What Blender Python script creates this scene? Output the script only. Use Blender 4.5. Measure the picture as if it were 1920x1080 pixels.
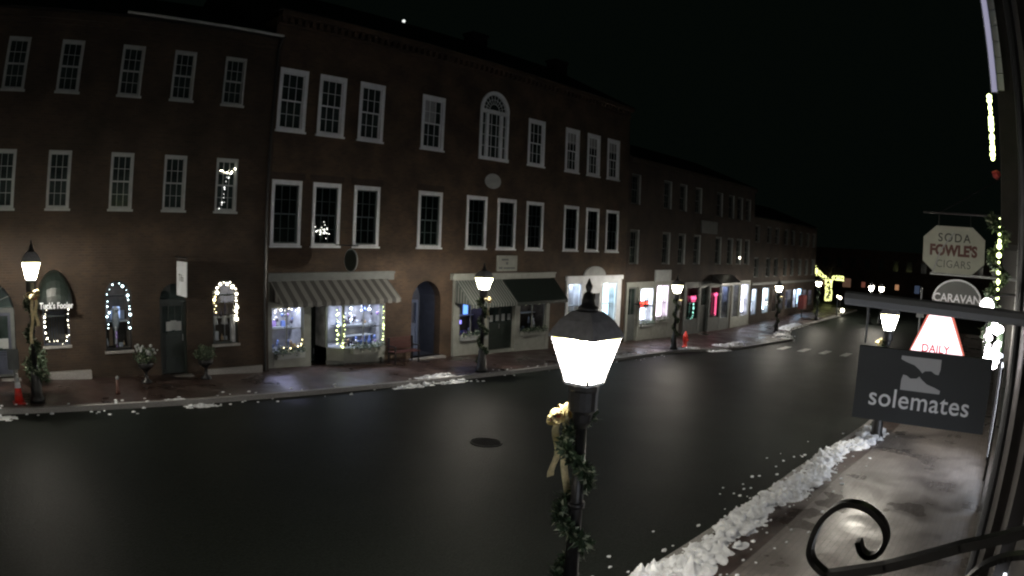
import bpy, bmesh, math, random
from mathutils import Matrix, Vector, noise
sc = bpy.context.scene
for o in list(bpy.data.objects): bpy.data.objects.remove(o)
R = math.radians; PI = math.pi
# ---------------------------------------------------------------- camera (wide-angle webcam lens), world, exposure
sc.render.engine = 'CYCLES'
cd = bpy.data.cameras.new('street_camera'); cam = bpy.data.objects.new('street_camera', cd); sc.collection.objects.link(cam)
_R = Vector((0.668508652255707, -0.7427443846766831, 0.03777513587683779))
_U = Vector((0.02794197374991246, 0.07584170130534922, 0.9967282891771806))
_F = Vector((0.7431792704066881, 0.6652659734079036, -0.07145457762394966))
cam.matrix_world = Matrix.Translation((0, 0, 4.1)) @ Matrix((_R, _U, -_F)).transposed().to_4x4()
cd.type = 'PANO'; cd.sensor_width = 36; cd.clip_start = 0.05; cd.clip_end = 2000
cd.panorama_type = 'FISHEYE_LENS_POLYNOMIAL'; cd.fisheye_fov = PI
cd.fisheye_polynomial_k0 = 0
cd.fisheye_polynomial_k1 = -0.041757803380270075
cd.fisheye_polynomial_k2 = -2.147925706578613e-05
cd.fisheye_polynomial_k3 = -5.839600679101034e-07
cd.fisheye_polynomial_k4 = -1.2026243505175343e-07
sc.camera = cam
w = bpy.data.worlds.new('World'); sc.world = w; w.use_nodes = True
bg = w.node_tree.nodes['Background']; bg.inputs[0].default_value = (0.55, 1.0, 0.75, 1); bg.inputs[1].default_value = 0.002
sc.view_settings.view_transform = 'Standard'; sc.view_settings.look = 'None'
sc.view_settings.exposure = 0.0; sc.view_settings.gamma = 1
sc.cycles.use_denoising = True
sc.cycles.max_bounces = 6; sc.cycles.transparent_max_bounces = 12
sc.cycles.sample_clamp_indirect = 4.0; sc.cycles.use_light_tree = True
sc.cycles.caustics_reflective = False; sc.cycles.caustics_refractive = False
sc.cycles.pixel_filter_type = 'BLACKMAN_HARRIS'; sc.cycles.filter_width = 2.2
LAMP = 60.0; BULB = 300.0          # radiance of the street lamps' panes

# ---------------------------------------------------------------- materials
MATS = {}
def mat(name, col, rough=0.6, metal=0.0, noise_s=0.0, noise_a=0.25, bump=0.0, spec=0.5, rough_var=0.0):
    if name in MATS: return MATS[name]
    m = bpy.data.materials.new(name); m.use_nodes = True; nt = m.node_tree; n = nt.nodes; L = nt.links
    p = n['Principled BSDF']; p.inputs['Base Color'].default_value = (*col, 1); p.inputs['Roughness'].default_value = rough
    p.inputs['Metallic'].default_value = metal; p.inputs['Specular IOR Level'].default_value = spec
    if noise_s:
        tc = n.new('ShaderNodeTexCoord'); tx = n.new('ShaderNodeTexNoise'); tx.inputs['Scale'].default_value = noise_s; tx.inputs['Detail'].default_value = 6
        L.new(tc.outputs['Object'], tx.inputs['Vector'])
        r = n.new('ShaderNodeMapRange'); r.inputs[1].default_value = 0.3; r.inputs[2].default_value = 0.7
        r.inputs[3].default_value = 1 - noise_a; r.inputs[4].default_value = 1 + noise_a
        L.new(tx.outputs['Fac'], r.inputs[0])
        mx = n.new('ShaderNodeVectorMath'); mx.operation = 'SCALE'; mx.inputs[0].default_value = col
        L.new(r.outputs[0], mx.inputs['Scale']); L.new(mx.outputs[0], p.inputs['Base Color'])
        if bump:
            b = n.new('ShaderNodeBump'); b.inputs['Strength'].default_value = bump; b.inputs['Distance'].default_value = 0.02
            L.new(tx.outputs['Fac'], b.inputs['Height']); L.new(b.outputs[0], p.inputs['Normal'])
        if rough_var:
            r2 = n.new('ShaderNodeMapRange'); r2.inputs[1].default_value = 0.3; r2.inputs[2].default_value = 0.7
            r2.inputs[3].default_value = rough - rough_var; r2.inputs[4].default_value = rough + rough_var
            tx2 = n.new('ShaderNodeTexNoise'); tx2.inputs['Scale'].default_value = 0.6; tx2.inputs['Detail'].default_value = 5
            L.new(tc.outputs['Object'], tx2.inputs['Vector']); L.new(tx2.outputs['Fac'], r2.inputs[0]); L.new(r2.outputs[0], p.inputs['Roughness'])
    MATS[name] = m; return m
def emit(name, col, s):
    if name in MATS: return MATS[name]
    m = bpy.data.materials.new(name); m.use_nodes = True; n = m.node_tree.nodes; n.clear()
    e = n.new('ShaderNodeEmission'); e.inputs[0].default_value = (*col, 1); e.inputs[1].default_value = s
    o = n.new('ShaderNodeOutputMaterial'); m.node_tree.links.new(e.outputs[0], o.inputs[0])
    MATS[name] = m; return m
def brick(name, c1, c2, mortar, flat=False, rough=0.85, bw=0.21, bh=0.075, var=(0.5, 1.45)):
    m = bpy.data.materials.new(name); m.use_nodes = True; nt = m.node_tree; n = nt.nodes; L = nt.links; p = n['Principled BSDF']
    tc = n.new('ShaderNodeTexCoord'); sp = n.new('ShaderNodeSeparateXYZ'); cb = n.new('ShaderNodeCombineXYZ')
    L.new(tc.outputs['Object'], sp.inputs[0])
    if flat: L.new(sp.outputs[0], cb.inputs[0]); L.new(sp.outputs[1], cb.inputs[1])
    else:
        ad = n.new('ShaderNodeMath'); L.new(sp.outputs[0], ad.inputs[0]); L.new(sp.outputs[1], ad.inputs[1])
        L.new(ad.outputs[0], cb.inputs[0]); L.new(sp.outputs[2], cb.inputs[1])
    b = n.new('ShaderNodeTexBrick'); L.new(cb.outputs[0], b.inputs['Vector'])
    b.inputs['Color1'].default_value = (*c1, 1); b.inputs['Color2'].default_value = (*c2, 1); b.inputs['Mortar'].default_value = (*mortar, 1)
    b.inputs['Scale'].default_value = 1; b.inputs['Brick Width'].default_value = bw; b.inputs['Row Height'].default_value = bh; b.inputs['Mortar Size'].default_value = 0.008
    tx = n.new('ShaderNodeTexNoise'); tx.inputs['Scale'].default_value = 0.9; tx.inputs['Detail'].default_value = 6; L.new(tc.outputs['Object'], tx.inputs['Vector'])
    r = n.new('ShaderNodeMapRange'); r.inputs[1].default_value = 0.3; r.inputs[2].default_value = 0.7; r.inputs[3].default_value = var[0]; r.inputs[4].default_value = var[1]
    L.new(tx.outputs['Fac'], r.inputs[0]); s = n.new('ShaderNodeVectorMath'); s.operation = 'SCALE'
    L.new(b.outputs['Color'], s.inputs[0]); L.new(r.outputs[0], s.inputs['Scale']); L.new(s.outputs[0], p.inputs['Base Color'])
    p.inputs['Roughness'].default_value = rough
    if flat:
        b.inputs['Mortar Size'].default_value = 0.006
        r2 = n.new('ShaderNodeMapRange'); r2.inputs[1].default_value = 0.35; r2.inputs[2].default_value = 0.65; r2.inputs[3].default_value = rough - .2; r2.inputs[4].default_value = rough + .2
        L.new(tx.outputs['Fac'], r2.inputs[0]); L.new(r2.outputs[0], p.inputs['Roughness'])
    bp = n.new('ShaderNodeBump'); bp.inputs['Strength'].default_value = 0.5; bp.inputs['Distance'].default_value = 0.01; bp.invert = True
    L.new(b.outputs['Fac'], bp.inputs['Height']); L.new(bp.outputs[0], p.inputs['Normal'])
    MATS[name] = m; return m
def stripes(name, ca, cb_, period, duty=0.5):
    m = bpy.data.materials.new(name); m.use_nodes = True; nt = m.node_tree; n = nt.nodes; L = nt.links; p = n['Principled BSDF']
    tc = n.new('ShaderNodeUVMap'); sp = n.new('ShaderNodeSeparateXYZ'); L.new(tc.outputs[0], sp.inputs[0])
    a = n.new('ShaderNodeMath'); a.operation = 'MULTIPLY'; a.inputs[1].default_value = 1 / period; L.new(sp.outputs[0], a.inputs[0])
    f = n.new('ShaderNodeMath'); f.operation = 'FRACT'; L.new(a.outputs[0], f.inputs[0])
    g = n.new('ShaderNodeMath'); g.operation = 'GREATER_THAN'; g.inputs[1].default_value = duty; L.new(f.outputs[0], g.inputs[0])
    mx = n.new('ShaderNodeMix'); mx.data_type = 'RGBA'; mx.inputs[6].default_value = (*ca, 1); mx.inputs[7].default_value = (*cb_, 1)
    L.new(g.outputs[0], mx.inputs[0]); L.new(mx.outputs[2], p.inputs['Base Color']); p.inputs['Roughness'].default_value = 0.9
    MATS[name] = m; return m
def glass(name, tint=(0.9, 0.93, 0.95)):
    m = bpy.data.materials.new(name); m.use_nodes = True; nt = m.node_tree; n = nt.nodes; L = nt.links; n.clear()
    t = n.new('ShaderNodeBsdfTransparent'); t.inputs[0].default_value = (*tint, 1)
    g = n.new('ShaderNodeBsdfGlossy'); g.inputs['Roughness'].default_value = 0.03
    f = n.new('ShaderNodeFresnel'); f.inputs[0].default_value = 1.45
    mx = n.new('ShaderNodeMixShader'); o = n.new('ShaderNodeOutputMaterial')
    L.new(f.outputs[0], mx.inputs[0]); L.new(t.outputs[0], mx.inputs[1]); L.new(g.outputs[0], mx.inputs[2]); L.new(mx.outputs[0], o.inputs[0])
    MATS[name] = m; return m
M_asph = mat('asphalt', (0.0155, 0.0185, 0.016), 0.52, noise_s=30, noise_a=0.4, bump=0.4, rough_var=0.02, spec=0.03)
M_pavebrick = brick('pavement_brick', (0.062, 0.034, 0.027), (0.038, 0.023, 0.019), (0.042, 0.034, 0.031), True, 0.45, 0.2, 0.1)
M_brickA = brick('brick_old_red', (0.046, 0.028, 0.0165), (0.030, 0.0195, 0.0125), (0.040, 0.030, 0.022))
M_brickB = brick('brick_brown', (0.072, 0.043, 0.025), (0.050, 0.031, 0.019), (0.062, 0.046, 0.034))
M_brickC = brick('brick_dark', (0.040, 0.024, 0.016), (0.028, 0.018, 0.013), (0.036, 0.027, 0.021))
M_granite = mat('granite', (0.30, 0.29, 0.28), 0.7, noise_s=40, noise_a=0.3, bump=0.2)
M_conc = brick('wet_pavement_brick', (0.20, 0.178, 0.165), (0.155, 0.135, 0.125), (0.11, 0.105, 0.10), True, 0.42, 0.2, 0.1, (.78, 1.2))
M_snow = mat('snow', (0.88, 0.90, 0.93), 0.7, noise_s=5, noise_a=0.22, bump=0.5)
M_white = mat('white_paint', (0.80, 0.83, 0.88), 0.55, noise_s=3, noise_a=0.1)
M_dimwhite = mat('weathered_white_paint', (0.34, 0.36, 0.365), 0.6, noise_s=3, noise_a=0.15)  # duller white for frames, linings and trim
M_cream = mat('cream_paint', (0.25, 0.26, 0.235), 0.55, noise_s=4, noise_a=0.12)
M_greyp = mat('grey_paint', (0.10, 0.11, 0.108), 0.6, noise_s=4, noise_a=0.15)
M_green = mat('dark_green_paint', (0.014, 0.021, 0.018), 0.4, noise_s=4)
M_bluegrey = mat('blue_grey_paint', (0.05, 0.058, 0.085), 0.45, noise_s=4)
M_black = mat('black_iron', (0.014, 0.014, 0.015), 0.38, 0.0, noise_s=20, noise_a=0.3)
M_roof = mat('dark_slate', (0.012, 0.012, 0.013), 0.8, noise_s=5)
M_lampmetal = mat('lamp_grey_metal', (0.24, 0.24, 0.255), 0.5, noise_s=15, noise_a=0.2)
M_pane = mat('dark_window_pane', (0.028, 0.040, 0.038), 0.12, noise_s=1.3, noise_a=0.6)
M_blind = mat('pale_blind', (0.35, 0.36, 0.38), 0.8, noise_s=6, noise_a=0.1)
M_glass = glass('clear_glass'); M_storm = glass('storm_glass', (0.42, 0.46, 0.45))
M_room = mat('shop_wall', (0.45, 0.45, 0.47), 0.8, noise_s=2.5, noise_a=0.5)
M_roomdark = mat('dim_shop_wall', (0.10, 0.085, 0.07), 0.8, noise_s=2.5, noise_a=0.5)
M_leaf = mat('evergreen_needles', (0.045, 0.075, 0.04), 0.6, noise_s=12, noise_a=0.5)
M_leaf2 = mat('frosted_leaves', (0.42, 0.46, 0.34), 0.6, noise_s=12, noise_a=0.5)
M_ribbon = mat('gold_ribbon', (0.66, 0.56, 0.30), 0.45, noise_s=18, noise_a=0.35, bump=0.6)
M_redrib = mat('red_ribbon', (0.42, 0.04, 0.04), 0.45)
M_redpaint = mat('red_paint', (0.55, 0.03, 0.02), 0.4)
M_pole = mat('grey_steel', (0.35, 0.36, 0.37), 0.4, 0.6)
M_mark = mat('road_paint', (0.85, 0.85, 0.80), 0.6, noise_s=9, noise_a=0.25)
def lens_mat():     # lantern pane: bright middle, yellow glare fringe painted into its dimmer edges
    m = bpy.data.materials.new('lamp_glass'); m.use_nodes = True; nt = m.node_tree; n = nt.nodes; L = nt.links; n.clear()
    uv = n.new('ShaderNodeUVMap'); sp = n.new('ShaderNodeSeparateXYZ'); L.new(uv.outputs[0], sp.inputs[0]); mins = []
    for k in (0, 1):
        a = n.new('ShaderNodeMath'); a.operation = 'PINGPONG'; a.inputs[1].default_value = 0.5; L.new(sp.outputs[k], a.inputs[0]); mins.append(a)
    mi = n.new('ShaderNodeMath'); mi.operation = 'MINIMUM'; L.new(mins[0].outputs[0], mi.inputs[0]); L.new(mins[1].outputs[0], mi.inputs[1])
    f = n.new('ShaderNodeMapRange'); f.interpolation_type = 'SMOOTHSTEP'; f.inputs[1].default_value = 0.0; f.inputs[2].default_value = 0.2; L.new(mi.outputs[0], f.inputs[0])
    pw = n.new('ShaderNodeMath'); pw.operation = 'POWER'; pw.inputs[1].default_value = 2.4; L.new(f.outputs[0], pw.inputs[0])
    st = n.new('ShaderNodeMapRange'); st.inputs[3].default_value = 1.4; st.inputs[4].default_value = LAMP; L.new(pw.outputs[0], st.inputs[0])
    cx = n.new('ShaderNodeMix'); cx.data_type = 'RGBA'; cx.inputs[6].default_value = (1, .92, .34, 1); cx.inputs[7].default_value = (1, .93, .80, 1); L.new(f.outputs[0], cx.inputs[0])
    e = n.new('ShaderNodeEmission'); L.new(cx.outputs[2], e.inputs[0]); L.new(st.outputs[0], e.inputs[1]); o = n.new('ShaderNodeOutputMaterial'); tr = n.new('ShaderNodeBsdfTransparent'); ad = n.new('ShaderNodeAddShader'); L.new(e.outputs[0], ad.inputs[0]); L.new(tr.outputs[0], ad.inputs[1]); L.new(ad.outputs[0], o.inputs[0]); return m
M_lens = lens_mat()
M_warm = emit('warm_bulb', (1.0, 0.83, 0.42), 9); M_yg = emit('yellow_green_bulb', (.85, 1, .4), 7)
M_cool = emit('cool_bulb', (0.72, 0.95, 1.0), 12)
M_whiteb = emit('white_bulb', (1.0, 0.93, 0.72), 14)

# ---------------------------------------------------------------- helpers
class MB:
    def __init__(s): s.v = []; s.f = []; s.uv = {}; s.mi = []; s.cur = 0
    def face(s, pts, uv=None):
        b = len(s.v); s.v += [tuple(p) for p in pts]; s.f.append(tuple(range(b, b + len(pts)))); s.mi.append(s.cur)
        if uv: s.uv[len(s.f) - 1] = uv
    def box(s, x0, x1, y0, y1, z0, z1):
        b = len(s.v); s.v += [(x, y, z) for z in (z0, z1) for y in (y0, y1) for x in (x0, x1)]
        for q in ((0, 2, 3, 1), (4, 5, 7, 6), (0, 1, 5, 4), (2, 6, 7, 3), (0, 4, 6, 2), (1, 3, 7, 5)): s.f.append(tuple(b + i for i in q)); s.mi.append(s.cur)
        return s
    def lathe(s, prof, seg=16, c=(0, 0, 0), sq=False):
        b = len(s.v); off = PI / 4 if sq else 0; seg = 4 if sq else seg; k = math.sqrt(2) if sq else 1
        for r, z in prof:
            for i in range(seg):
                a = off + 2 * PI * i / seg; s.v.append((c[0] + r * k * math.cos(a), c[1] + r * k * math.sin(a), c[2] + z))
        for j in range(len(prof) - 1):
            for i in range(seg):
                s.f.append((b + j * seg + i, b + j * seg + (i + 1) % seg, b + (j + 1) * seg + (i + 1) % seg, b + (j + 1) * seg + i)); s.mi.append(s.cur)
        s.f.append(tuple(b + i for i in reversed(range(seg)))); s.mi.append(s.cur)
        s.f.append(tuple(b + (len(prof) - 1) * seg + i for i in range(seg))); s.mi.append(s.cur)
        return s
    def tube(s, pts, r, seg=8, closed=False):
        pts = [Vector(p) for p in pts]; rs = r if isinstance(r, (list, tuple)) else [r] * len(pts); b = len(s.v); n = len(pts); u = None
        for i, p in enumerate(pts):
            t = (pts[min(i + 1, n - 1)] - pts[max(i - 1, 0)]).normalized()
            if u is None: u = t.orthogonal().normalized()
            u = (u - t * u.dot(t)).normalized(); v = t.cross(u)
            for k in range(seg):
                a = 2 * PI * k / seg; s.v.append(tuple(p + (u * math.cos(a) + v * math.sin(a)) * rs[i]))
        for i in range(n - 1):
            for k in range(seg): s.f.append((b + i * seg + k, b + i * seg + (k + 1) % seg, b + (i + 1) * seg + (k + 1) % seg, b + (i + 1) * seg + k)); s.mi.append(s.cur)
        s.f.append(tuple(b + k for k in reversed(range(seg)))); s.mi.append(s.cur); s.f.append(tuple(b + (n - 1) * seg + k for k in range(seg))); s.mi.append(s.cur)
        return s
    def ball(s, c, r, sub=1, jit=0, sq=(1, 1, 1), rnd=random):
        P = [(0, 0, 1), (.894, 0, .447), (.276, .851, .447), (-.724, .526, .447), (-.724, -.526, .447), (.276, -.851, .447), (.724, .526, -.447), (-.276, .851, -.447), (-.894, 0, -.447), (-.276, -.851, -.447), (.724, -.526, -.447), (0, 0, -1)]
        F = [(0, 1, 2), (0, 2, 3), (0, 3, 4), (0, 4, 5), (0, 5, 1), (1, 6, 2), (2, 7, 3), (3, 8, 4), (4, 9, 5), (5, 10, 1), (2, 6, 7), (3, 7, 8), (4, 8, 9), (5, 9, 10), (1, 10, 6), (11, 7, 6), (11, 8, 7), (11, 9, 8), (11, 10, 9), (11, 6, 10)]
        for _ in range(sub - 1):
            P = [Vector(p) for p in P]; mid = {}; F2 = []
            def md(a, b_):
                k = (min(a, b_), max(a, b_))
                if k not in mid: P.append(((P[a] + P[b_]) / 2).normalized()); mid[k] = len(P) - 1
                return mid[k]
            for a, b_, c_ in F: x, y, z = md(a, b_), md(b_, c_), md(c_, a); F2 += [(a, x, z), (x, b_, y), (z, y, c_), (x, y, z)]
            F = F2
        b = len(s.v)
        for p in P:
            k = r * (1 + (rnd.uniform(-jit, jit) if jit else 0)); s.v.append((c[0] + p[0] * k * sq[0], c[1] + p[1] * k * sq[1], c[2] + p[2] * k * sq[2]))
        for f in F: s.f.append(tuple(b + i for i in f)); s.mi.append(s.cur)
        return s
    def mesh(s, name, mats, smooth=False):
        me = bpy.data.meshes.new(name); me.from_pydata(s.v, [], s.f)
        for m in (mats if isinstance(mats, (list, tuple)) else [mats]): me.materials.append(m)
        me.polygons.foreach_set('material_index', s.mi)
        if s.uv:
            ul = me.uv_layers.new(name='UVMap')
            for fi, uv in s.uv.items():
                for li, q in zip(me.polygons[fi].loop_indices, uv): ul.data[li].uv = q
        if smooth: me.polygons.foreach_set('use_smooth', [True] * len(me.polygons))
        me.update(); return me
    def build(s, name, mats, parent=None, smooth=False, loc=(0, 0, 0), rz=0):
        return link(name, s.mesh(name, mats, smooth), parent, loc, rz)
def link(name, me, parent=None, loc=(0, 0, 0), rz=0):
    o = bpy.data.objects.new(name, me); sc.collection.objects.link(o); o.parent = parent; o.location = loc; o.rotation_euler = (0, 0, rz); return o
def tag(o, label, cat, group=None, kind=None):
    o['label'] = label; o['category'] = cat
    if group: o['group'] = group
    if kind: o['kind'] = kind
    return o
def struct(o): o['kind'] = 'structure'; return o
def thing(name, label, cat, loc=(0, 0, 0), rz=0, group=None): return tag(link(name, None, None, loc, rz), label, cat, group)
def copy_tree(o, parent=None):
    c = o.copy(); sc.collection.objects.link(c); c.parent = parent
    for ch in [q for q in bpy.data.objects if q.parent == o]: copy_tree(ch, c)
    return c
def text(name, s, size, m, parent=None, loc=(0, 0, 0), rot=(PI / 2, 0, 0), ext=0.004, align='CENTER', sx=1.0, bold=0.0, sp=1.0):
    c = bpy.data.curves.new(name, 'FONT'); c.body = s; c.size = size; c.extrude = ext; c.align_x = align; c.align_y = 'CENTER'; c.offset = bold; c.space_character = sp
    o = bpy.data.objects.new(name, c); sc.collection.objects.link(o)
    dg = bpy.context.evaluated_depsgraph_get(); me = bpy.data.meshes.new_from_object(o.evaluated_get(dg)); bpy.data.objects.remove(o)
    me.materials.clear(); me.materials.append(m); o = link(name, me, parent, loc); o.rotation_euler = rot; o.scale = (sx, 1, 1); return o
def lerp(xs, ys, x):
    if x <= xs[0]: return ys[0]
    for i in range(len(xs) - 1):
        if x <= xs[i + 1]: return ys[i] + (ys[i + 1] - ys[i]) * (x - xs[i]) / (xs[i + 1] - xs[i])
    return ys[-1]
def zg(x): return lerp([-30, 36, 46, 60, 200, 900], [1.36, -1.478, -1.70, -1.65, -1.5, -1.5], x)   # pavement level, street runs gently downhill

# ---------------------------------------------------------------- ground
def strip(name, m, xs, ya, yb, dz, thick=None, parent=None):
    b = MB(); n = len(xs)
    for x in xs: b.v += [(x, ya(x), zg(x) + dz), (x, yb(x), zg(x) + dz)]
    for i in range(n - 1): b.f.append((2 * i, 2 * i + 2, 2 * i + 3, 2 * i + 1)); b.mi.append(0)
    if thick:
        for x in xs: b.v += [(x, ya(x), zg(x) + dz - thick), (x, yb(x), zg(x) + dz - thick)]
        for i in range(n - 1):
            a = 2 * i; c = 2 * n + a
            b.f += [(a, c, c + 2, a + 2), (a + 1, a + 3, c + 3, c + 1)]; b.mi += [0, 0]
        b.f += [(0, 1, 2 * n + 1, 2 * n), (2 * n - 2, 4 * n - 2, 4 * n - 1, 2 * n - 1)]; b.mi += [0, 0]
    return b.build(name, m, parent)
def rng(a, b, n): return [a + (b - a) * i / n for i in range(n + 1)]
struct(strip('road', M_asph, rng(-30, 60, 90) + rng(65, 200, 20) + [400, 900], lambda x: -60 - max(0, x) * .5, lambda x: 60 + max(0, x) * .5, -0.13))
KX = [-30, 31, 34.5, 37.2, 44.4, 46.2, 48.4, 51, 75]; KY = [16.4, 16.35, 15.6, 14.78, 14.1, 14.9, 15.8, 16.3, 16.3]
far_k = lambda x: lerp(KX, KY, x)
fx = sorted(set(rng(-30, 75, 105) + [34.5, 37.2, 44.4, 46.2, 48.4]))
struct(strip('far_pavement', M_pavebrick, fx, lambda x: far_k(x) + .148, lambda x: 20.6, 0, 0.4))
struct(strip('far_kerb', M_granite, fx, far_k, lambda x: far_k(x) + .15, 0.004, 0.4))
near_k = lambda x: lerp([-30, 14, 20, 60], [4.02, 4.02, 3.72, 3.5], x)
nx = rng(-30, 60, 90)
struct(strip('near_kerb', M_granite, nx, lambda x: near_k(x) - .15, near_k, 0.004, 0.4))
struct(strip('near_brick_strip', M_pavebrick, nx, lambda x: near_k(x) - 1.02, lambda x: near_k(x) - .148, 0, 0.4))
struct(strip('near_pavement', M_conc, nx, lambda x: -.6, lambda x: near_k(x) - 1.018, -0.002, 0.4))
# crosswalk bars across the main street
b = MB()
for i, y in enumerate([13.2, 11.9, 10.55, 9.2, 7.85, 6.5, 5.15]):
    x0 = 38.9 + .12 * i; b.face([(x0, y - .22, zg(x0) - .126), (x0 + 1.9, y - .22, zg(x0 + 1.9) - .126), (x0 + 1.9, y + .22, zg(x0 + 1.9) - .126), (x0, y + .22, zg(x0) - .126)])
struct(b.build('crosswalk_markings', M_mark))
# manhole in the road
t = thing('manhole_cover', 'round iron manhole cover set in the dark road in front of the nearest lamp', 'manhole cover', (10.8, 10.28, zg(10.8) - .128)); t.rotation_euler = (0, R(2.46), 0)
b = MB(); b.tube([(.36 * math.cos(2 * PI * i / 32), .36 * math.sin(2 * PI * i / 32), .004) for i in range(33)], .02, 6); b.build('rim', mat('worn_iron', (.06, .06, .06), .8, spec=.2), t)
b = MB(); b.lathe([(.335, -.01), (.335, .006)], 32)
for i in range(-4, 5):
    for j in range(-4, 5):
        if i * i + j * j < 14: b.box(i * .08 - .025, i * .08 + .025, j * .08 - .025, j * .08 + .025, .006, .011)
b.build('lid', mat('dull_iron', (.026, .026, .026), .9, spec=.1), t)

# ---------------------------------------------------------------- buildings
def arch_pts(cx, hw, zs, r=None, n=12):       # points of an arch from left spring to right spring
    r = r or hw
    return [(cx - hw * math.cos(PI * i / n), zs + r * math.sin(PI * i / n)) for i in range(n + 1)]
def wall(parent, m, x0, x1, z0, z1, holes, rev=0.3, name='wall'):
    """holes: (xa, xb, za, zb) or (xa, xb, za, zspring, rise) with a round head; real openings with reveals"""
    b = MB(); bb = [(h[0], h[1], h[2], h[3] + (h[4] if len(h) > 4 else 0)) for h in holes]
    xs = sorted({x0, x1, *[h[0] for h in bb], *[h[1] for h in bb]}); zs = sorted({z0, z1, *[h[2] for h in bb], *[h[3] for h in bb]})
    for i in range(len(xs) - 1):
        for j in range(len(zs) - 1):
            cx, cz = (xs[i] + xs[i + 1]) / 2, (zs[j] + zs[j + 1]) / 2
            if any(h[0] < cx < h[1] and h[2] < cz < h[3] for h in bb): continue
            b.face([(xs[i], 0, zs[j]), (xs[i + 1], 0, zs[j]), (xs[i + 1], 0, zs[j + 1]), (xs[i], 0, zs[j + 1])])
    for h in holes:
        xa, xb, za, zb = h[:4]
        if len(h) > 4:
            ap = arch_pts((xa + xb) / 2, (xb - xa) / 2, zb, h[4]); top = zb + h[4]; k = len(ap) // 2
            b.face([(xa, 0, top)] + [(p[0], 0, p[1]) for p in ap[:k + 1]]); b.face([(xb, 0, top)] + [(p[0], 0, p[1]) for p in reversed(ap[k:])])
            loop = [(xa, za)] + ap + [(xb, za)]
        else: loop = [(xa, za), (xa, zb), (xb, zb), (xb, za)]
        for i in range(len(loop)):
            p, q = loop[i], loop[(i + 1) % len(loop)]; b.face([(p[0], 0, p[1]), (q[0], 0, q[1]), (q[0], rev, q[1]), (p[0], rev, p[1])])
    return b.build(name, m, parent)
def shell(parent, m, x0, x1, z0, z1, dep, y0=0.0):   # sides and back
    b = MB(); b.face([(x0, y0, z0), (x0, y0, z1), (x0, dep, z1), (x0, dep, z0)]); b.face([(x1, y0, z0), (x1, dep, z0), (x1, dep, z1), (x1, y0, z1)])
    b.face([(x0, dep, z0), (x0, dep, z1), (x1, dep, z1), (x1, dep, z0)]); return b.build('side_wall', m, parent)
def gable(parent, x0, x1, z, dep, h, over=0.3):
    b = MB(); ym = dep / 2
    b.face([(x0, -over, z), (x1, -over, z), (x1, ym, z + h), (x0, ym, z + h)]); b.face([(x0, ym, z + h), (x1, ym, z + h), (x1, dep + over, z), (x0, dep + over, z)])
    b.face([(x0, -over, z), (x0, ym, z + h), (x0, dep + over, z)]); b.face([(x1, -over, z), (x1, dep + over, z), (x1, ym, z + h)])
    b.face([(x0, -over, z), (x0, dep + over, z), (x1, dep + over, z), (x1, -over, z)])
    return b.build('roof', M_roof, parent)
_wc = {}
def window(parent, xc, z0, z1, w, cas=.1, cols=3, rows=2, y=0.0, cm=None, blind=0.0, up=1.0, bw=1.0, sill=True, storm=False, lining=None):
    """double-hung sash: casing, two sashes with glazing bars; pane, blind and sill below it"""
    cm = cm or M_white; h = z1 - z0; key = (round(w, 3), round(h, 3), cas, cols, rows, y, cm.name, blind, up, bw)
    if key not in _wc:
        f = MB(); hw = w / 2; pr = y - .035
        f.box(-hw, -hw + cas, pr, y + .1, 0, h); f.box(hw - cas, hw, pr, y + .1, 0, h); f.box(-hw + cas, hw - cas, pr, y + .1, h - cas * 1.25, h); f.box(-hw + cas, hw - cas, pr, y + .1, 0, cas * .6)
        iw = hw - cas; zb, zt = cas * .6, h - cas * 1.25; zm = (zb + zt) / 2; s = .035; mu = .016
        for (a, c, yy) in ((zm - .02, zt, y + .03), (zb, zm + .02, y + .065)):
            f.box(-iw, -iw + s, yy, yy + .03, a, c); f.box(iw - s, iw, yy, yy + .03, a, c); f.box(-iw + s, iw - s, yy, yy + .03, a, a + .045); f.box(-iw + s, iw - s, yy, yy + .03, c - .04, c)
            for i in range(1, cols): x = -iw + 2 * iw * i / cols; f.box(x - mu / 2, x + mu / 2, yy + .004, yy + .026, a + .045, c - .04)
            for j in range(1, rows): zz = a + (c - a) * j / rows; f.box(-iw + s, iw - s, yy + .002, yy + .022, zz - mu / 2, zz + mu / 2)
        p = MB(); p.box(-iw, iw, y + .1, y + .11, zb, zt)
        bl = None
        if blind: bl = MB(); bl.box(-iw + .03, -iw + .03 + (2 * iw - .06) * bw, y + .096, y + .0985, zt - (zt - zb) * blind, zt); bl = bl.mesh('blind', M_blind)
        si = MB(); si.box(-hw - .04, hw + .04, y - .07, y + .08, -.07, -.004)
        _wc[key] = (f.mesh('window', cm), p.mesh('pane', M_pane), bl, si.mesh('sill', cm if y == 0 else M_dimwhite))
    f, p, bl, si = _wc[key]; o = link('window', f, parent, (xc, 0, z0)); link('pane', p, o)
    if bl: link('blind', bl, o)
    if lining: l_ = MB(); q = w / 2 - .002; h = z1 - z0; l_.box(q - .013, q, -.012, y - .036, .002, h - .002); l_.box(-q, q - .015, -.012, y - .036, h - .016, h - .003); l_.build('reveal_lining', lining, o)
    if storm: s_ = MB(); hw = w / 2 - cas; h = z1 - z0; s_.face([(-hw, y + .012, cas * .6), (hw, y + .012, cas * .6), (hw, y + .012, h - cas * 1.25), (-hw, y + .012, h - cas * 1.25)]); s_.build('storm_pane', M_storm, o)
    if sill: link('sill', si, o)
    return o
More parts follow.
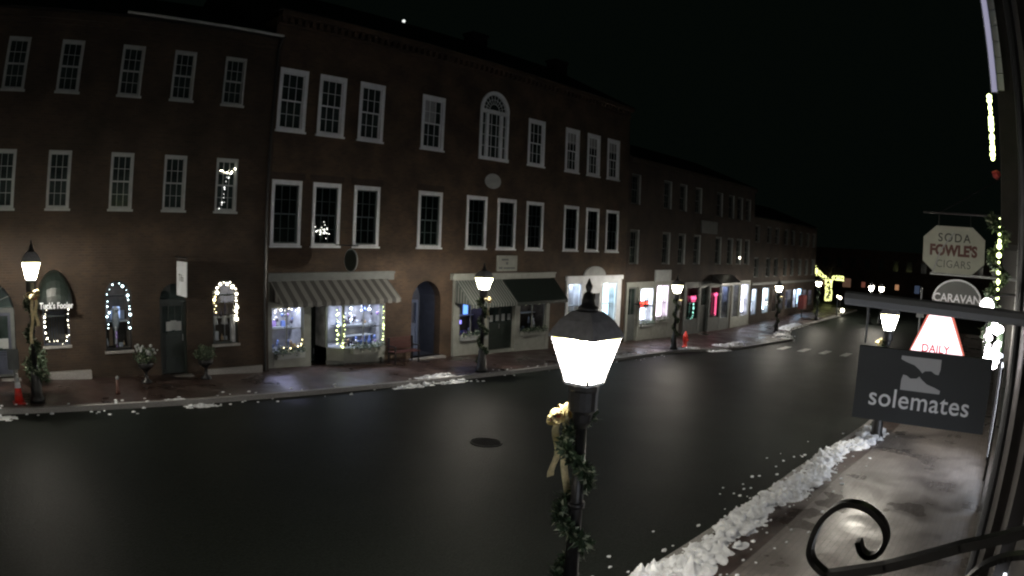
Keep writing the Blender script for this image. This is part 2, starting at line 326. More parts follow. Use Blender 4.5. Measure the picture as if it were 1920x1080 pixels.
def light_string(pts, m, label, group, r=.028, loc=(0, 0, 0), rz=0, n=None):
    """a cord with small bulbs along a path"""
    b = MB(); b.tube(pts, .006, 4); b.cur = 1
    P = [Vector(p) for p in pts]; L = sum((P[i + 1] - P[i]).length for i in range(len(P) - 1)); n = n or max(4, int(L / .13)); rd = random.Random(len(pts) * 7 + n)
    for k in range(n):
        d = L * (k + .5) / n
        for i in range(len(P) - 1):
            l = (P[i + 1] - P[i]).length
            if d <= l: q = P[i].lerp(P[i + 1], d / l); b.ball((q[0] + rd.uniform(-.04, .04), q[1] - .02, q[2] + rd.uniform(-.06, .06)), r * rd.choice([.3, .45, .6, .9, 1.15])); break
            d -= l
    o = b.build('string_lights', [M_black, m], None, False, loc, rz); return tag(o, label, 'string lights', group)
def shelf_goods(origin, rz, x0, x1, z, y0, y1, n, seed, cols, group, label, hmax=.4):
    rd = random.Random(seed)
    for i in range(n):
        x = x0 + (x1 - x0) * (i + .5) / n; hh = rd.uniform(.12, hmax); ww = min(rd.uniform(.05, .12), .42 * (x1 - x0) / n); y = rd.uniform(y0, y1)
        b = MB(); k = rd.randrange(3)
        if k == 0: b.box(-ww, ww, -.05, .05, 0, hh * .7)
        elif k == 1: b.lathe([(ww * .5, 0), (ww * .9, hh * .3), (ww * .6, hh * .6), (ww * .25, hh * .8), (ww * .35, hh)], 10)
        else: b.lathe([(ww * .6, 0), (ww * .15, hh * .1), (ww * .12, hh * .5), (ww * .9, hh * .55), (ww * .45, hh)], 10)
        mm = cols[rd.randrange(len(cols))]; p = Matrix.Rotation(rz, 3, 'Z') @ Vector((x, y, 0))
        o = b.build(['gift_box', 'vase', 'table_lamp'][k], mm, None, k > 0, (origin[0] + p[0], origin[1] + p[1], z + origin[2])); tag(o, label, ['box', 'vase', 'lamp'][k], group)
GC = [mat('goods_blue', (.15, .22, .5), .5), mat('goods_white', (.7, .72, .78), .5), mat('goods_dark', (.05, .04, .06), .5), mat('goods_violet', (.3, .2, .45), .5), mat('goods_tan', (.45, .32, .2), .5), mat('goods_grey', (.3, .33, .38), .5)]
def shop_window(parent, x0, x1, z0, z1, y=0.0, fm=None, dep=.9, lit=(.75, .82, 1.0), s=6, mull=1, trans=True, room=None, bars=.05, arch=0, backs=0.0, back_col=None):
    """display window: frame > pane, display room with its own ceiling lamp and shelf"""
    f = MB(); yo = y - .02; yi = y + .06
    f.box(x0, x0 + bars, yo, yi, z0, z1); f.box(x1 - bars, x1, yo, yi, z0, z1); f.box(x0 + bars, x1 - bars, yo, yi, z0, z0 + bars)
    if arch:
        ap = arch_pts((x0 + x1) / 2, (x1 - x0) / 2, z1, arch); f.tube([(p[0] * .96 + .04 * (x0 + x1) / 2, y + .02, p[1]) for p in ap], .035, 6); f.box(x0 + bars, x1 - bars, yo, yi, z1 - .02, z1 + .03)
    else: f.box(x0 + bars, x1 - bars, yo, yi, z1 - bars, z1)
    for i in range(1, mull): x = x0 + (x1 - x0) * i / mull; f.box(x - .018, x + .018, yo + .01, yi - .01, z0 + bars, z1 - bars)
    if trans: zz = z0 + (z1 - z0) * .52; f.box(x0 + bars, x1 - bars, yo + .012, yi - .012, zz - .018, zz + .018)
    o = f.build('display_window', fm or M_white, parent)
    g = MB(); e = .004
    if arch: g.face([(x0 + e, y + .02, z0)] + [(p[0], y + .02, p[1]) for p in ap] + [(x1 - e, y + .02, z0)])
    else: g.face([(x0 + e, y + .02, z0 + e), (x1 - e, y + .02, z0 + e), (x1 - e, y + .02, z1 - e), (x0 + e, y + .02, z1 - e)])
    g.build('pane', M_glass, o)
    r = MB(); a, c = x0 + .01, x1 - .01; yb = y + dep; zt = z1 + (arch or 0); q0 = y + .07
    r.face([(a, q0, z0 + .02), (c, q0, z0 + .02), (c, yb, z0 + .02), (a, yb, z0 + .02)]); r.face([(a, q0, zt), (a, yb, zt), (c, yb, zt), (c, q0, zt)])
    r.face([(a, q0, z0 + .02), (a, yb, z0 + .02), (a, yb, zt), (a, q0, zt)]); r.face([(c, q0, z0 + .02), (c, q0, zt), (c, yb, zt), (c, yb, z0 + .02)])
    r.face([(a, yb, z0 + .02), (c, yb, z0 + .02), (c, yb, zt), (a, yb, zt)]); r.build('display_room', room or M_room, o)
    if s:
        em = emit('shop_light_%s_%s' % (lit, s), lit, s); l = MB(); l.face([(a + .1, y + .15, zt - .03), (a + .1, y + .4, zt - .03), (c - .1, y + .4, zt - .03), (c - .1, y + .15, zt - .03)]); l.build('ceiling_lamp', em, o)
    if backs:   # glowing panel added at the back to brighten the window
        em = emit('lit_panel_%s_%s' % (back_col or lit, backs), back_col or lit, backs); l = MB(); l.box(a + .12, c - .12, yb - .06, yb - .03, z0 + .25, zt - .2); l.build('lit_display_panel', em, o)
    h = MB(); zz = z0 + (z1 - z0) * .5; h.box(a + .02, c - .02, max(y + .12, yb - .45), yb - .07, zz - .015, zz + .015); h.build('shelf', M_dimwhite, o)
    return o
def door(parent, x0, x1, z0, z1, y, m, glz=.5, panes=3, sheets=0, leafs=1):
    b = MB(); b.box(x0, x1, y, y + .05, z0, z1 - (z1 - z0) * glz); zt = z1 - (z1 - z0) * glz; lw = (x1 - x0) / leafs
    for k in range(leafs):
        a, c = x0 + k * lw, x0 + (k + 1) * lw
        b.box(a, a + .09, y + .001, y + .049, zt, z1); b.box(c - .09, c, y + .001, y + .049, zt, z1); b.box(a + .09, c - .09, y + .001, y + .049, z1 - .09, z1)
        for i in range(1, panes): x = a + .09 + (lw - .18) * i / panes; b.box(x - .012, x + .012, y + .005, y + .045, zt, z1 - .09)
        b.box(a + .14, c - .14, y - .012, y, z0 + .15, z0 + .5); b.box(a + .14, c - .14, y - .012, y, z0 + .58, zt - .08)
    o = b.build('door', m, parent); g = MB(); g.box(x0 + .08, x1 - .08, y + .03, y + .034, zt, z1 - .08); g.build('pane', M_pane, o)
    h = MB(); h.tube([(x1 - .07 if leafs == 1 else (x0 + x1) / 2 - .06, y - .05, zt - .25), (x1 - .07 if leafs == 1 else (x0 + x1) / 2 - .06, y - .05, zt - .05)], .014, 6); h.build('handle', M_pole, o)
    rd = random.Random(int(x0 * 10))
    for i in range(sheets):
        x = x0 + .2 + (x1 - x0 - .5) * (i / max(1, sheets - 1)); zz = zt + .06 + .02 * (i % 2); s_ = MB(); s_.box(x, x + .2, y - .004, y - .001, zz, zz + .26 + .05 * rd.random()); s_.build('notice', M_dimwhite, o)
    return o
def step_box(parent, x0, x1, y0, y1, z0, z1, name='step', m=None): b = MB(); b.box(x0, x1, y0, y1, z0, z1); return b.build(name, m or M_granite, parent)

# --- building A: left, five bays, arched ground-floor openings; its front turns slightly towards the street
A = thing('brick_building', 'three-storey red brick building on the left with arched shop openings and small sash windows', 'building', (0, 20, 0), -math.atan(.0542357))
AX = [1.305, 3.07, 5.07, 6.80, 8.54]
holes = []
for x in [-2.6, -.6] + AX: holes += [(x - .355, x + .355, 4.74, 6.35), (x - .355, x + .355, 8.07, 9.58)]
G = [(-.35, 1.72, .02, 1.85, .95), (2.62, 3.48, .88, 2.45, .4), (4.62, 5.48, .64, 2.22, .46), (6.40, 7.30, -.22, 2.05, .5), (8.18, 9.06, .64, 2.15, .46)]
wall(A, M_brickA, -9, 10.12, -2.2, 10.42, holes + G, .35)
shell(A, M_brickA, -9, 10.1, -2.2, 10.42, 11)
gable(A, -9.2, 10.15, 10.45, 11, 2.6, .25)
for i, x in enumerate([-2.6, -.6] + AX):
    window(A, x, 4.73, 6.36, .73, .06, 3, 2, cm=M_dimwhite, sill=True); window(A, x, 8.06, 9.59, .73, .06, 3, 2, cm=M_dimwhite, sill=True)
b = MB(); b.box(-9, 10.12, -.1, 0, 10.2, 10.42); b.box(-9, 10.12, -.05, 0, 10.05, 10.2); b.build('cornice', M_brickA, A)
b = MB(); b.tube([(4.6, -.33, 10.52), (10.0, -.33, 10.46)], .05, 8); b.build('gutter', M_dimwhite, A)
b = MB(); b.tube([(9.98, -.33, 10.46), (9.98, -.06, 10.1), (9.98, -.06, -.3)], .05, 8); b.build('downpipe', M_black, A)
# entrance at the far left: panelled door, fan of glazing bars
b = MB(); b.box(-.35, 1.72, .14, .2, .04, .12)
for x in (-.35, 1.58): b.box(x, x + .14, .1, .22, .12, 1.85)
b.box(-.35, 1.72, .1, .22, 1.85, 1.98)
for i in range(1, 8): a = PI * i / 8; b.tube([(.685 - .15 * math.cos(a), .16, 2.0 + .15 * math.sin(a)), (.685 - 1.0 * math.cos(a), .16, 1.98 + .9 * math.sin(a))], .018, 5)
b.tube([(.685 - .32 * math.cos(PI * i / 10), .16, 1.99 + .3 * math.sin(PI * i / 10)) for i in range(11)], .018, 5); b.build('door_frame', M_greyp, A)
b = MB(); b.face([(-.35, .24, 1.9)] + [(p[0], .24, p[1]) for p in arch_pts(.685, 1.03, 1.9, .93)]); b.build('fanlight', M_pane, A)
door(A, -.2, .68, .12, 1.85, .14, M_bluegrey, .62, 2, 2); door(A, .70, 1.58, .12, 1.85, .14, M_bluegrey, .62, 2, 3)
step_box(A, -.4, 1.8, -.35, .1, -.2, .02)
# window one (behind the dome awning)
o = shop_window(A, 2.62, 3.48, .88, 2.45, .1, M_bluegrey, .8, (.4, .5, .9), .6, 1, False, M_roomdark, arch=.4)
b = MB()
for k in range(6): x = 2.85 + k * .09; b.box(x, x + .02, .5, .54, .9, 1.75)
b.box(2.84, 3.34, .49, .55, 1.75, 1.79); b.build('railing', M_bluegrey, o)
o = shop_window(A, 4.62, 5.48, .64, 2.22, .1, M_black, .8, (.8, .85, 1), 6.5, 1, False, M_roomdark, arch=.46)
b = MB(); b.lathe([(.06, .0), (.05, .4), (.10, .5), (.14, .75), (.10, .95), (.14, 1.05), (.03, 1.12)], 12, (5.05, .5, .75)); b.build('mannequin_bust', M_blind, o)
b = MB(); b.box(5.0, 5.22, .62, .66, 1.5, 1.85); b.build('lit_picture', emit('lit_picture', (.45, .6, 1), 1.6), o)
o = shop_window(A, 8.18, 9.06, .64, 2.15, .1, M_green, .8, (1, .82, .65), 6.0, 1, False, M_roomdark, arch=.46)
b = MB()
for x, zz in ((8.4, 1.2), (8.75, 1.15)): b.lathe([(.05, 0), (.02, .05), (.02, .5), (.13, .5), (.06, .75)], 12, (x, .45, .7))
b.build('display_lamps', M_blind, o)
b = MB(); b.box(8.88, 8.97, .04, .3, .66, 1.5); b.build('white_post', M_blind, o)
door(A, 6.44, 7.26, -.2, 1.95, .18, M_green, .42, 3, 3)
b = MB(); b.box(6.40, 6.46, .1, .25, -.22, 2.0); b.box(7.24, 7.30, .1, .25, -.22, 2.0); b.box(6.40, 7.30, .1, .25, 1.95, 2.07); b.build('door_frame', M_green, A)
b = MB(); b.face([(6.40, .22, 2.05)] + [(p[0], .22, p[1]) for p in arch_pts(6.85, .45, 2.05, .5)]); b.build('fanlight', M_pane, A)
step_box(A, 6.3, 7.4, -.3, .1, -.6, -.22)
step_box(A, 2.7, 4.08, -.22, 0, -.5, .13, 'stone_base'); step_box(A, 7.9, 9.85, -.12, 0, -.8, -.12, 'stone_base')
for x0, x1, z in ((2.58, 3.52, .88), (4.58, 5.52, .64), (8.14, 9.10, .64)): step_box(A, x0, x1, -.06, .08, z - .08, z, 'sill')
# dome awning with lettering
aw = thing('dome_awning', 'dark green dome awning with white script lettering over the first arched shop window', 'awning', (3.0, 19.84, 2.1), -.054)
b = MB(); N = 12
P = [[(-.56 * math.cos(PI * i / N), -.62 * max(0, math.sin(PI * i / N)) ** .5 * math.cos(PI / 2 * j / 6), .92 * math.sin(PI * i / N) * math.sin(PI / 2 * j / 6)) for i in range(N + 1)] for j in range(7)]
for j in range(6):
    for i in range(N): b.face([P[j][i], P[j][i + 1], P[j + 1][i + 1], P[j + 1][i]])
b.build('canopy', M_green, aw, True)
b = MB(); q = [P[0][i] for i in range(N + 1)]
for i in range(N): b.face([(q[i][0], q[i][1] - .002, -.14), (q[i + 1][0], q[i + 1][1] - .002, -.14), (q[i + 1][0], q[i + 1][1] - .002, 0), (q[i][0], q[i][1] - .002, 0)])
b.build('valance', M_green, aw)
text('lettering', "Tuck's Fooler", .235, M_white, aw, (.0, -.655, -.03), (PI / 2, 0, 0), .004, bold=.006, sx=.80)

# --- building B: tall central block
B = thing('brick_building', 'tall three-storey brown brick building in the middle with white-cased windows and one big arched window', 'building', (0, 20, 0))
top = [(10.985, 1.13), (12.595, 1.13), (14.335, 1.13), (17.34, 1.18), (23.635, 1.17), (26.365, 1.11), (28.175, 1.11), (30.0, 1.15)]
mid = [(10.995, 1.17), (12.61, 1.16), (14.345, 1.15), (17.395, 1.23), (19.965, 1.19), (21.81, 1.18), (23.71, 1.20), (26.465, 1.17), (28.265, 1.13), (30.10, 1.20)]
e = .012; holes = [(x - w_ / 2 + e, x + w_ / 2 - e, 7.52 + e, 9.65 - e) for x, w_ in top] + [(x - w_ / 2 + e, x + w_ / 2 - e, 3.68 + e, 5.85 - e) for x, w_ in mid]
holes += [(19.93, 21.73, 7.5, 9.6, .88), (10.3, 15.3, -2.2, 2.45), (16.62, 18.12, -.62, 1.55, .82), (18.75, 25.0, -2.2, 2.36), (26.25, 31.2, -2.2, 2.2)]
wall(B, M_brickB, 10.12, 31.6, -2.2, 11.42, holes, .35)
shell(B, M_brickB, 10.1, 31.6, -2.2, 11.42, 12, .001)
gable(B, 10.05, 31.7, 11.62, 12, 3.2, .38)
b = MB(); b.box(10.12, 31.6, -.3, 0, 11.42, 11.62); b.box(10.12, 31.6, -.08, 0, 11.12, 11.2); x = 10.2
while x < 31.5: b.box(x, x + .13, -.2, 0, 11.22, 11.42); x += .3
b.build('cornice', M_brickB, B)
for i, (x, w_) in enumerate(top):
    if i == 3: window(B, x, 7.52, 9.65, w_, .13, 3, 2, blind=.52, bw=.72)
    elif i >= 5: window(B, x, 7.52, 9.65, w_, .15, 3, 2, blind=.3, cm=M_white)
    elif i in (1, 4): window(B, x, 7.52, 9.65, w_, .13, 3, 2)
    else: window(B, x, 7.52, 9.65, w_, .13, 3, 2)
for i, (x, w_) in enumerate(mid): window(B, x, 3.68, 5.85, w_, .12, 3, 2, storm=True)
for x, w_ in mid[:3] + mid[3:4]:
    step_box(B, x - .7, x + .7, -.02, 0, 5.88, 6.1, 'lintel', M_brickC)
# the arched window
b = MB(); xa, xb, zs = 19.95, 21.71, 9.6
b.box(xa - .02, xb + .02, -.08, .06, 7.42, 7.56)
for x in (xa, xb - .13): b.box(x, x + .13, -.04, .08, 7.56, zs)
for x in (xa + .38, xb - .51): b.box(x, x + .13, -.04, .08, 7.56, zs)
b.box(xa + .13, xb - .13, -.04, .08, zs - .14, zs + .02)
op = arch_pts(20.83, .88, zs, .86, 20); ip = arch_pts(20.83, .72, zs, .70, 20)
for i in range(20):
    b.face([(op[i][0], -.05, op[i][1]), (op[i + 1][0], -.05, op[i + 1][1]), (ip[i + 1][0], -.05, ip[i + 1][1]), (ip[i][0], -.05, ip[i][1])]); b.face([(ip[i][0], -.05, ip[i][1]), (ip[i + 1][0], -.05, ip[i + 1][1]), (ip[i + 1][0], .08, ip[i + 1][1]), (ip[i][0], .08, ip[i][1])])
    b.face([(op[i][0], -.05, op[i][1]), (op[i][0], .05, op[i][1]), (op[i + 1][0], .05, op[i + 1][1]), (op[i + 1][0], -.05, op[i + 1][1])])
for i in range(1, 10): a = PI * i / 10; b.tube([(20.83 - .3 * math.cos(a), .03, zs + .3 * math.sin(a)), (20.83 - .7 * math.cos(a), .03, zs + .68 * math.sin(a))], .011, 4)
for rr in (.3, .5): b.tube([(20.83 - rr * math.cos(PI * i / 12), .03, zs + rr * math.sin(PI * i / 12)) for i in range(13)], .011, 4)
for k in range(1, 4): z_ = 7.56 + 1.9 * k / 4; b.box(xa + .13, xb - .13, .02, .045, z_ - .012, z_ + .012)
for x in (20.68, 20.98): b.box(x - .01, x + .01, .02, .04, 7.56, zs - .14)
o = b.build('arched_window', M_white, B)
b = MB(); b.face([(xa, .1, 7.5)] + [(p[0], .1, p[1]) for p in op] + [(xb, .1, 7.5)]); b.build('pane', M_pane, o)
t = tag(MB().lathe([(.01, 0), (.34, 0), (.36, .02), (.36, .05)], 28).build('oval_plaque', M_dimwhite, None, False, (20.83, 19.99, 6.54)), 'pale oval stone plaque on the brick just below the big arched window', 'plaque')
t.rotation_euler = (PI / 2, 0, 0); t.scale = (1.35, .9, 1)
# chimneys
for x, y, h in ((13.0, 4.5, .2), (24.5, 5.4, .9), (30.6, 4.6, .6)):
    b = MB(); b.box(x, x + 1.1, y, y + .7, 12.2, 14.2 + h); b.box(x - .06, x + 1.16, y - .06, y + .76, 14.2 + h, 14.35 + h); b.build('chimney', M_roof, B)
# shop front one: striped awning, window, recessed door, projecting bay
b = MB(); b.box(10.3, 15.62, -.14, -.002, 2.46, 2.78); b.box(10.3, 15.62, -.2, -.14, 2.70, 2.78); b.build('fascia', M_greyp, B)
b = MB(); b.box(10.31, 10.5, -.06, .2, -1.2, 2.45); b.box(11.75, 12.05, -.06, .2, -1.2, 2.45); b.box(12.06, 12.10, .2, .75, -1.2, 2.45); b.box(10.5, 11.75, -.06, .14, -1.2, .08); b.box(10.5, 11.75, -.04, .14, 1.64, 2.45)
b.box(10.56, 11.7, -.08, -.06, -.35, -.05); b.box(15.16, 15.29, -.06, .2, -1.2, 2.45); b.box(12.12, 15.16, -.04, .14, 1.7, 2.45); b.build('shopfront', M_cream, B)
W1 = shop_window(B, 10.5, 11.75, .08, 1.64, .02, M_cream, 1.1, (.75, .8, 1), 26, 2, True)
door(B, 12.12, 12.68, -.45, 1.62, .72, M_green, .75, 2, 0)
b = MB(); b.face([(12.05, -.06, -.5), (12.75, -.06, -.5), (12.75, .75, -.5), (12.05, .75, -.5)]); b.build('threshold', M_granite, B)
b = MB(); b.box(12.16, 12.62, .9, .95, -.1, 1.5); b.build('door_interior', mat('warm_interior', (.5, .35, .25), .8, noise_s=2, noise_a=.6), B)
# bay
b = MB(); zf0, zf1 = -.32, 1.70
def bayring(z): return [(12.72, -.02, z), (13.12, -.5, z), (14.86, -.5, z), (15.12, -.02, z)]
for za, zb in ((zf0, .14), (1.62, 1.85)):
    a, c = bayring(za), bayring(zb)
    for i in range(3): b.face([a[i], a[i + 1], c[i + 1], c[i]])
    b.face(list(reversed(c))); b.face(a)
for (x, y) in ((12.72, -.02), (13.12, -.5), (13.98, -.5), (14.86, -.5), (15.12, -.02)): k = .045 if x != 13.98 else .02; b.box(x - k, x + k, y - k * .6, y + k, .14, 1.62)
b.box(13.16, 14.82, -.5, -.47, .82, .855); b.box(12.74, 15.1, 0, .05, -.9, -.32)
o = b.build('bay_window', M_cream, B)
b = MB(); a, c = bayring(.14), bayring(1.62)
for i in range(3): b.face([a[i], a[i + 1], c[i + 1], c[i]])
b.build('pane', M_glass, o)
b = MB(); b.face([(12.7, .7, .14), (15.2, .7, .14), (15.2, .7, 1.7), (12.7, .7, 1.7)]); b.face([(12.7, .0, .14), (12.7, .7, .14), (12.7, .7, 1.7), (12.7, .0, 1.7)]); b.face([(15.15, .0, .14), (15.15, .0, 1.7), (15.15, .7, 1.7), (15.15, .7, .14)])
b.face([(12.7, -.02, .15), (15.2, -.02, .15), (15.2, .7, .15), (12.7, .7, .15)]); b.face([(12.7, -.02, 1.7), (12.7, .7, 1.7), (15.2, .7, 1.7), (15.2, -.02, 1.7)]); b.build('display_room', M_room, o)
b = MB(); b.face([(13.2, -.3, 1.6), (13.2, 0, 1.6), (14.8, 0, 1.6), (14.8, -.3, 1.6)]); b.build('ceiling_lamp', emit('bay_lamp', (.75, .8, 1), 34), o)
b = MB(); b.box(13.3, 15.1, .2, .6, .80, .83); b.box(13.6, 14.9, .1, .5, .42, .45); b.build('shelf', M_dimwhite, o)
# striped awning 1
def awning(name, label, x0, x1, zt, zb, proj, per, ma, val=.16, scal=.3, y0=20.0):
    t = thing(name, label, 'awning', ((x0 + x1) / 2, y0 - .15, zt)); W = x1 - x0; hx = W / 2; b = MB(); n = max(2, int(W / .15)); dz = zb - zt
    for i in range(n):
        a, c = -hx + W * i / n, -hx + W * (i + 1) / n; ua, uc = a - x0 * 0, c
        b.face([(a, -proj, dz), (c, -proj, dz), (c, 0, 0), (a, 0, 0)], [(ua, 0), (uc, 0), (uc, 1), (ua, 1)])
    b.build('canopy', ma, t)
    b = MB(); n = int(W / (scal / 6))
    for i in range(n):
        a, c = -hx + W * i / n, -hx + W * (i + 1) / n; f = lambda x: dz - val * (.72 + .28 * abs(math.sin(PI * x / scal)))
        b.face([(a, -proj - .003, f(a)), (c, -proj - .003, f(c)), (c, -proj - .003, dz), (a, -proj - .003, dz)], [(a, 0), (c, 0), (c, 1), (a, 1)])
    b.build('valance', ma, t)
    b = MB()
    for x in (-hx + .004, hx - .004): q_ = MB(); q_.face([(x, -proj, dz), (x, 0, 0), (x, 0, dz)], [(proj, 0), (0, 1), (0, 0)]); q_.build('side_flap', ma, t)
    pass
    b = MB()
    for x in (-hx + .03, hx - .03): b.tube([(x, 0, dz), (x, -proj, dz - .02)], .012, 6); b.tube([(x, -proj, dz - .02), (x, 0, dz + .5 * -dz)], .01, 6)
    b.tube([(-hx, -proj + .01, dz - .015), (hx, -proj + .01, dz - .015)], .014, 6); b.build('frame', M_black, t); return t
S1 = stripes('wide_stripes', (.22, .22, .21), (.085, .085, .08), .37, .5); S2 = stripes('narrow_stripes', (.19, .2, .185), (.045, .06, .055), .16, .5)
awning('striped_awning', 'wide grey and cream striped awning over the brightly lit bay-window shop', 10.38, 15.3, 2.5, 1.86, .85, .37, S1)
# archway with a blue-lit room behind
b = MB(); y1 = 1.3; ap = [(16.62, -.62)] + arch_pts(17.37, .75, 1.55, .82) + [(18.12, -.62)]
for i in range(len(ap) - 1): b.face([(ap[i][0], .35, ap[i][1]), (ap[i + 1][0], .35, ap[i + 1][1]), (ap[i + 1][0], y1, ap[i + 1][1]), (ap[i][0], y1, ap[i][1])])
b.face([(16.62, 0, -.62), (18.12, 0, -.62), (18.12, y1, -.62), (16.62, y1, -.62)]); b.face([(p[0], y1, p[1]) for p in ap]); b.build('passage', M_bluegrey, B)
b = MB(); b.box(16.9, 17.0, 1.18, 1.28, -.6, 1.5); b.box(17.85, 17.95, 1.18, 1.28, -.6, 1.5); b.box(17.0, 17.85, 1.18, 1.28, .45, .55); b.box(17.0, 17.85, 1.18, 1.28, 1.4, 1.5); b.box(17.0, 17.85, 1.22, 1.26, -.6, .45); b.build('inner_door', mat('slate_blue', (.12, .15, .24), .5), B)
b = MB(); b.box(17.25, 17.5, 1.19, 1.21, .95, 1.2); b.build('lit_notice', emit('lit_notice', (.5, .55, 1), .5), B)
b = MB(); b.box(16.66, 16.74, 1.0, 1.1, 1.2, 1.3); b.build('passage_lamp', emit('passage_lamp', (.3, .45, 1), 10), B)
step_box(B, 16.5, 18.25, -.25, 0, -1.1, -.62)
# shop front two
b = MB(); b.box(18.6, 25.2, -.16, -.002, 2.38, 2.64); b.box(18.6, 25.2, -.22, -.16, 2.57, 2.64); b.build('fascia', M_cream, B)
b = MB(); b.box(18.76, 19.1, -.1, .2, -1.6, 2.37); b.box(20.6, 20.88, -.06, .2, -1.6, 2.37); b.box(22.56, 22.9, -.06, .2, -1.6, 2.37); b.box(24.75, 25.0, -.06, .2, -1.6, 2.37)
b.box(19.1, 20.6, -.04, .14, -1.6, -.02); b.box(22.9, 24.75, -.04, .14, -1.6, -.12); b.box(19.1, 20.6, -.04, .14, 1.62, 2.37); b.box(22.9, 24.75, -.04, .14, 1.5, 2.37); b.box(20.88, 22.56, -.02, .2, 1.42, 2.37); b.box(20.88, 22.56, -.02, .3, -1.6, -.74); b.build('shopfront', M_cream, B)
W2 = shop_window(B, 19.1, 20.6, -.02, 1.62, .02, M_cream, 1.0, (.45, .45, 1), 5, 2, False, M_roomdark)
W3 = shop_window(B, 22.9, 24.75, -.12, 1.5, .02, M_cream, 1.0, (.7, .75, .85), 2.0, 2, False, M_roomdark)
b = MB(); b.box(19.7, 19.95, .3, .33, .9, 1.35); b.build('blue_screen', emit('blue_screen', (.15, .35, 1), 2.2), W2)
b = MB(); b.box(19.35, 19.6, .3, .33, .5, .66); b.build('violet_screen', emit('violet_screen', (.35, .3, 1), 1.8), W2)
b = MB(); b.box(19.2, 19.55, .4, .43, .85, 1.2); b.build('pink_poster', mat('pink_poster', (.5, .12, .3), .6), W2)
b = MB(); b.tube([(22.95 + 1.75 * i / 12, .06, 1.25 - .12 * math.sin(PI * i / 6) ** 2) for i in range(13)], .03, 6); b.build('swag', M_leaf2, W3)
door(B, 20.9, 22.54, -.72, 1.4, .12, M_green, .45, 1, 4, 2)
awning('striped_awning', 'finely striped awning behind the second street lamp, left of the dark awning', 18.75, 21.5, 2.36, 1.46, .95, .16, S2)
awning('dark_awning', 'plain dark green awning over the dim right-hand shop window', 21.56, 25.1, 2.36, 1.44, .9, .2, M_green)
# shop front three: white with two lit windows and arched panel
b = MB(); b.box(26.26, 26.45, -.06, .2, -1.9, 2.19); b.box(27.52, 27.86, -.06, .2, -1.9, 2.19); b.box(29.1, 29.42, -.06, .2, -1.9, 2.19); b.box(30.76, 31.19, -.06, .2, -1.9, 2.19)
b.box(26.45, 27.52, -.04, .14, -1.9, -.2); b.box(29.42, 30.76, -.04, .14, -1.9, -.25); b.box(26.45, 27.52, -.04, .14, 2.05, 2.19); b.box(29.42, 30.76, -.04, .14, 2.02, 2.19); b.box(27.86, 29.1, -.04, .2, 1.5, 2.19); b.box(26.2, 31.25, -.12, -.002, 2.2, 2.42); b.build('shopfront', M_white, B)
b = MB(); q = arch_pts(28.62, .95, 2.42, .48)
b.face([(p[0], -.09, p[1]) for p in q])
for i in range(12): b.face([(q[i][0], -.09, q[i][1]), (q[i][0], 0, q[i][1]), (q[i + 1][0], 0, q[i + 1][1]), (q[i + 1][0], -.09, q[i + 1][1])])
b.build('arched_panel', M_dimwhite, B)
shop_window(B, 26.45, 27.52, -.2, 2.05, .02, M_white, .42, (.7, .82, 1), 26, 1, False)
W4 = shop_window(B, 29.42, 30.76, -.25, 2.02, .02, M_white, .42, (.65, .9, 1), 26, 1, False, backs=3.5, back_col=(.6, .85, 1))
door(B, 27.9, 29.06, -1.0, 1.5, .3, M_bluegrey, .5, 2, 1)

# --- building C
C = thing('brick_building', 'lower dark brick building right of the tall one, with white window reveals and pink-lit shops', 'building', (0, 20, 0))
CX = [32.42, 36.12, 38.18, 40.38, 43.82, 45.9, 47.62, 49.3]
holes = [(x - .48, x + .48, 6.35, 8.05) for x in CX] + [(x - .48, x + .48, 3.0, 4.93) for x in CX] + [(31.75, 38.2, -2.6, 2.0), (38.8, 46.3, -2.6, 1.85), (46.6, 50.3, -2.6, 1.8)]
wall(C, M_brickC, 31.602, 50.7, -2.6, 8.86, holes, .3); shell(C, M_brickC, 31.602, 50.7, -2.6, 8.86, 11, .001); gable(C, 31.65, 50.8, 8.95, 11, 2.2, .3)
b = MB(); b.box(31.61, 50.7, -.18, 0, 8.7, 8.95); b.build('cornice', M_brickC, C)
for x in CX:
    window(C, x, 6.35, 8.05, .96, .08, 3, 2, y=.12, cm=M_greyp, sill=False, lining=M_dimwhite); window(C, x, 3.0, 4.93, .96, .08, 3, 2, y=.12, cm=M_greyp, sill=False, lining=M_dimwhite)
b = MB(); b.box(31.76, 33.3, -.05, .2, 1.72, 1.99); b.box(33.05, 33.28, -.08, .2, -2.6, 1.72); b.box(34.82, 35.2, -.05, .2, -2.6, 1.99); b.box(33.28, 34.82, -.04, .14, -2.6, -.5); b.box(33.3, 34.82, -.04, .14, 1.62, 1.99); b.box(35.2, 36.7, -.04, .14, -2.6, -.42); b.box(35.2, 36.7, -.04, .14, 1.76, 1.99); b.box(36.7, 38.19, -.05, .2, -2.6, 1.99); b.box(31.76, 31.98, -.05, .2, -2.6, 1.72); b.build('shopfront', M_cream, C)
shop_window(C, 33.28, 34.82, -.5, 1.62, .02, M_white, .42, (.85, .88, 1), 30, 1, False, backs=6.5, back_col=(.85, .88, 1))
shop_window(C, 35.2, 36.7, -.42, 1.76, .02, M_white, .42, (1, .78, .92), 30, 1, False, backs=6.5, back_col=(1, .8, .92))
door(C, 32.02, 33.02, -1.4, 1.7, .12, M_greyp, .5, 2, 0)
b = MB(); b.box(38.8, 39.2, -.05, .2, -2.6, 1.85); b.box(40.95, 41.3, -.05, .2, -2.6, 1.85); b.box(42.6, 42.85, -.05, .2, -2.6, 1.85); b.box(44.45, 44.75, -.05, .2, -2.6, 1.85); b.box(46.05, 46.3, -.05, .2, -2.6, 1.85)
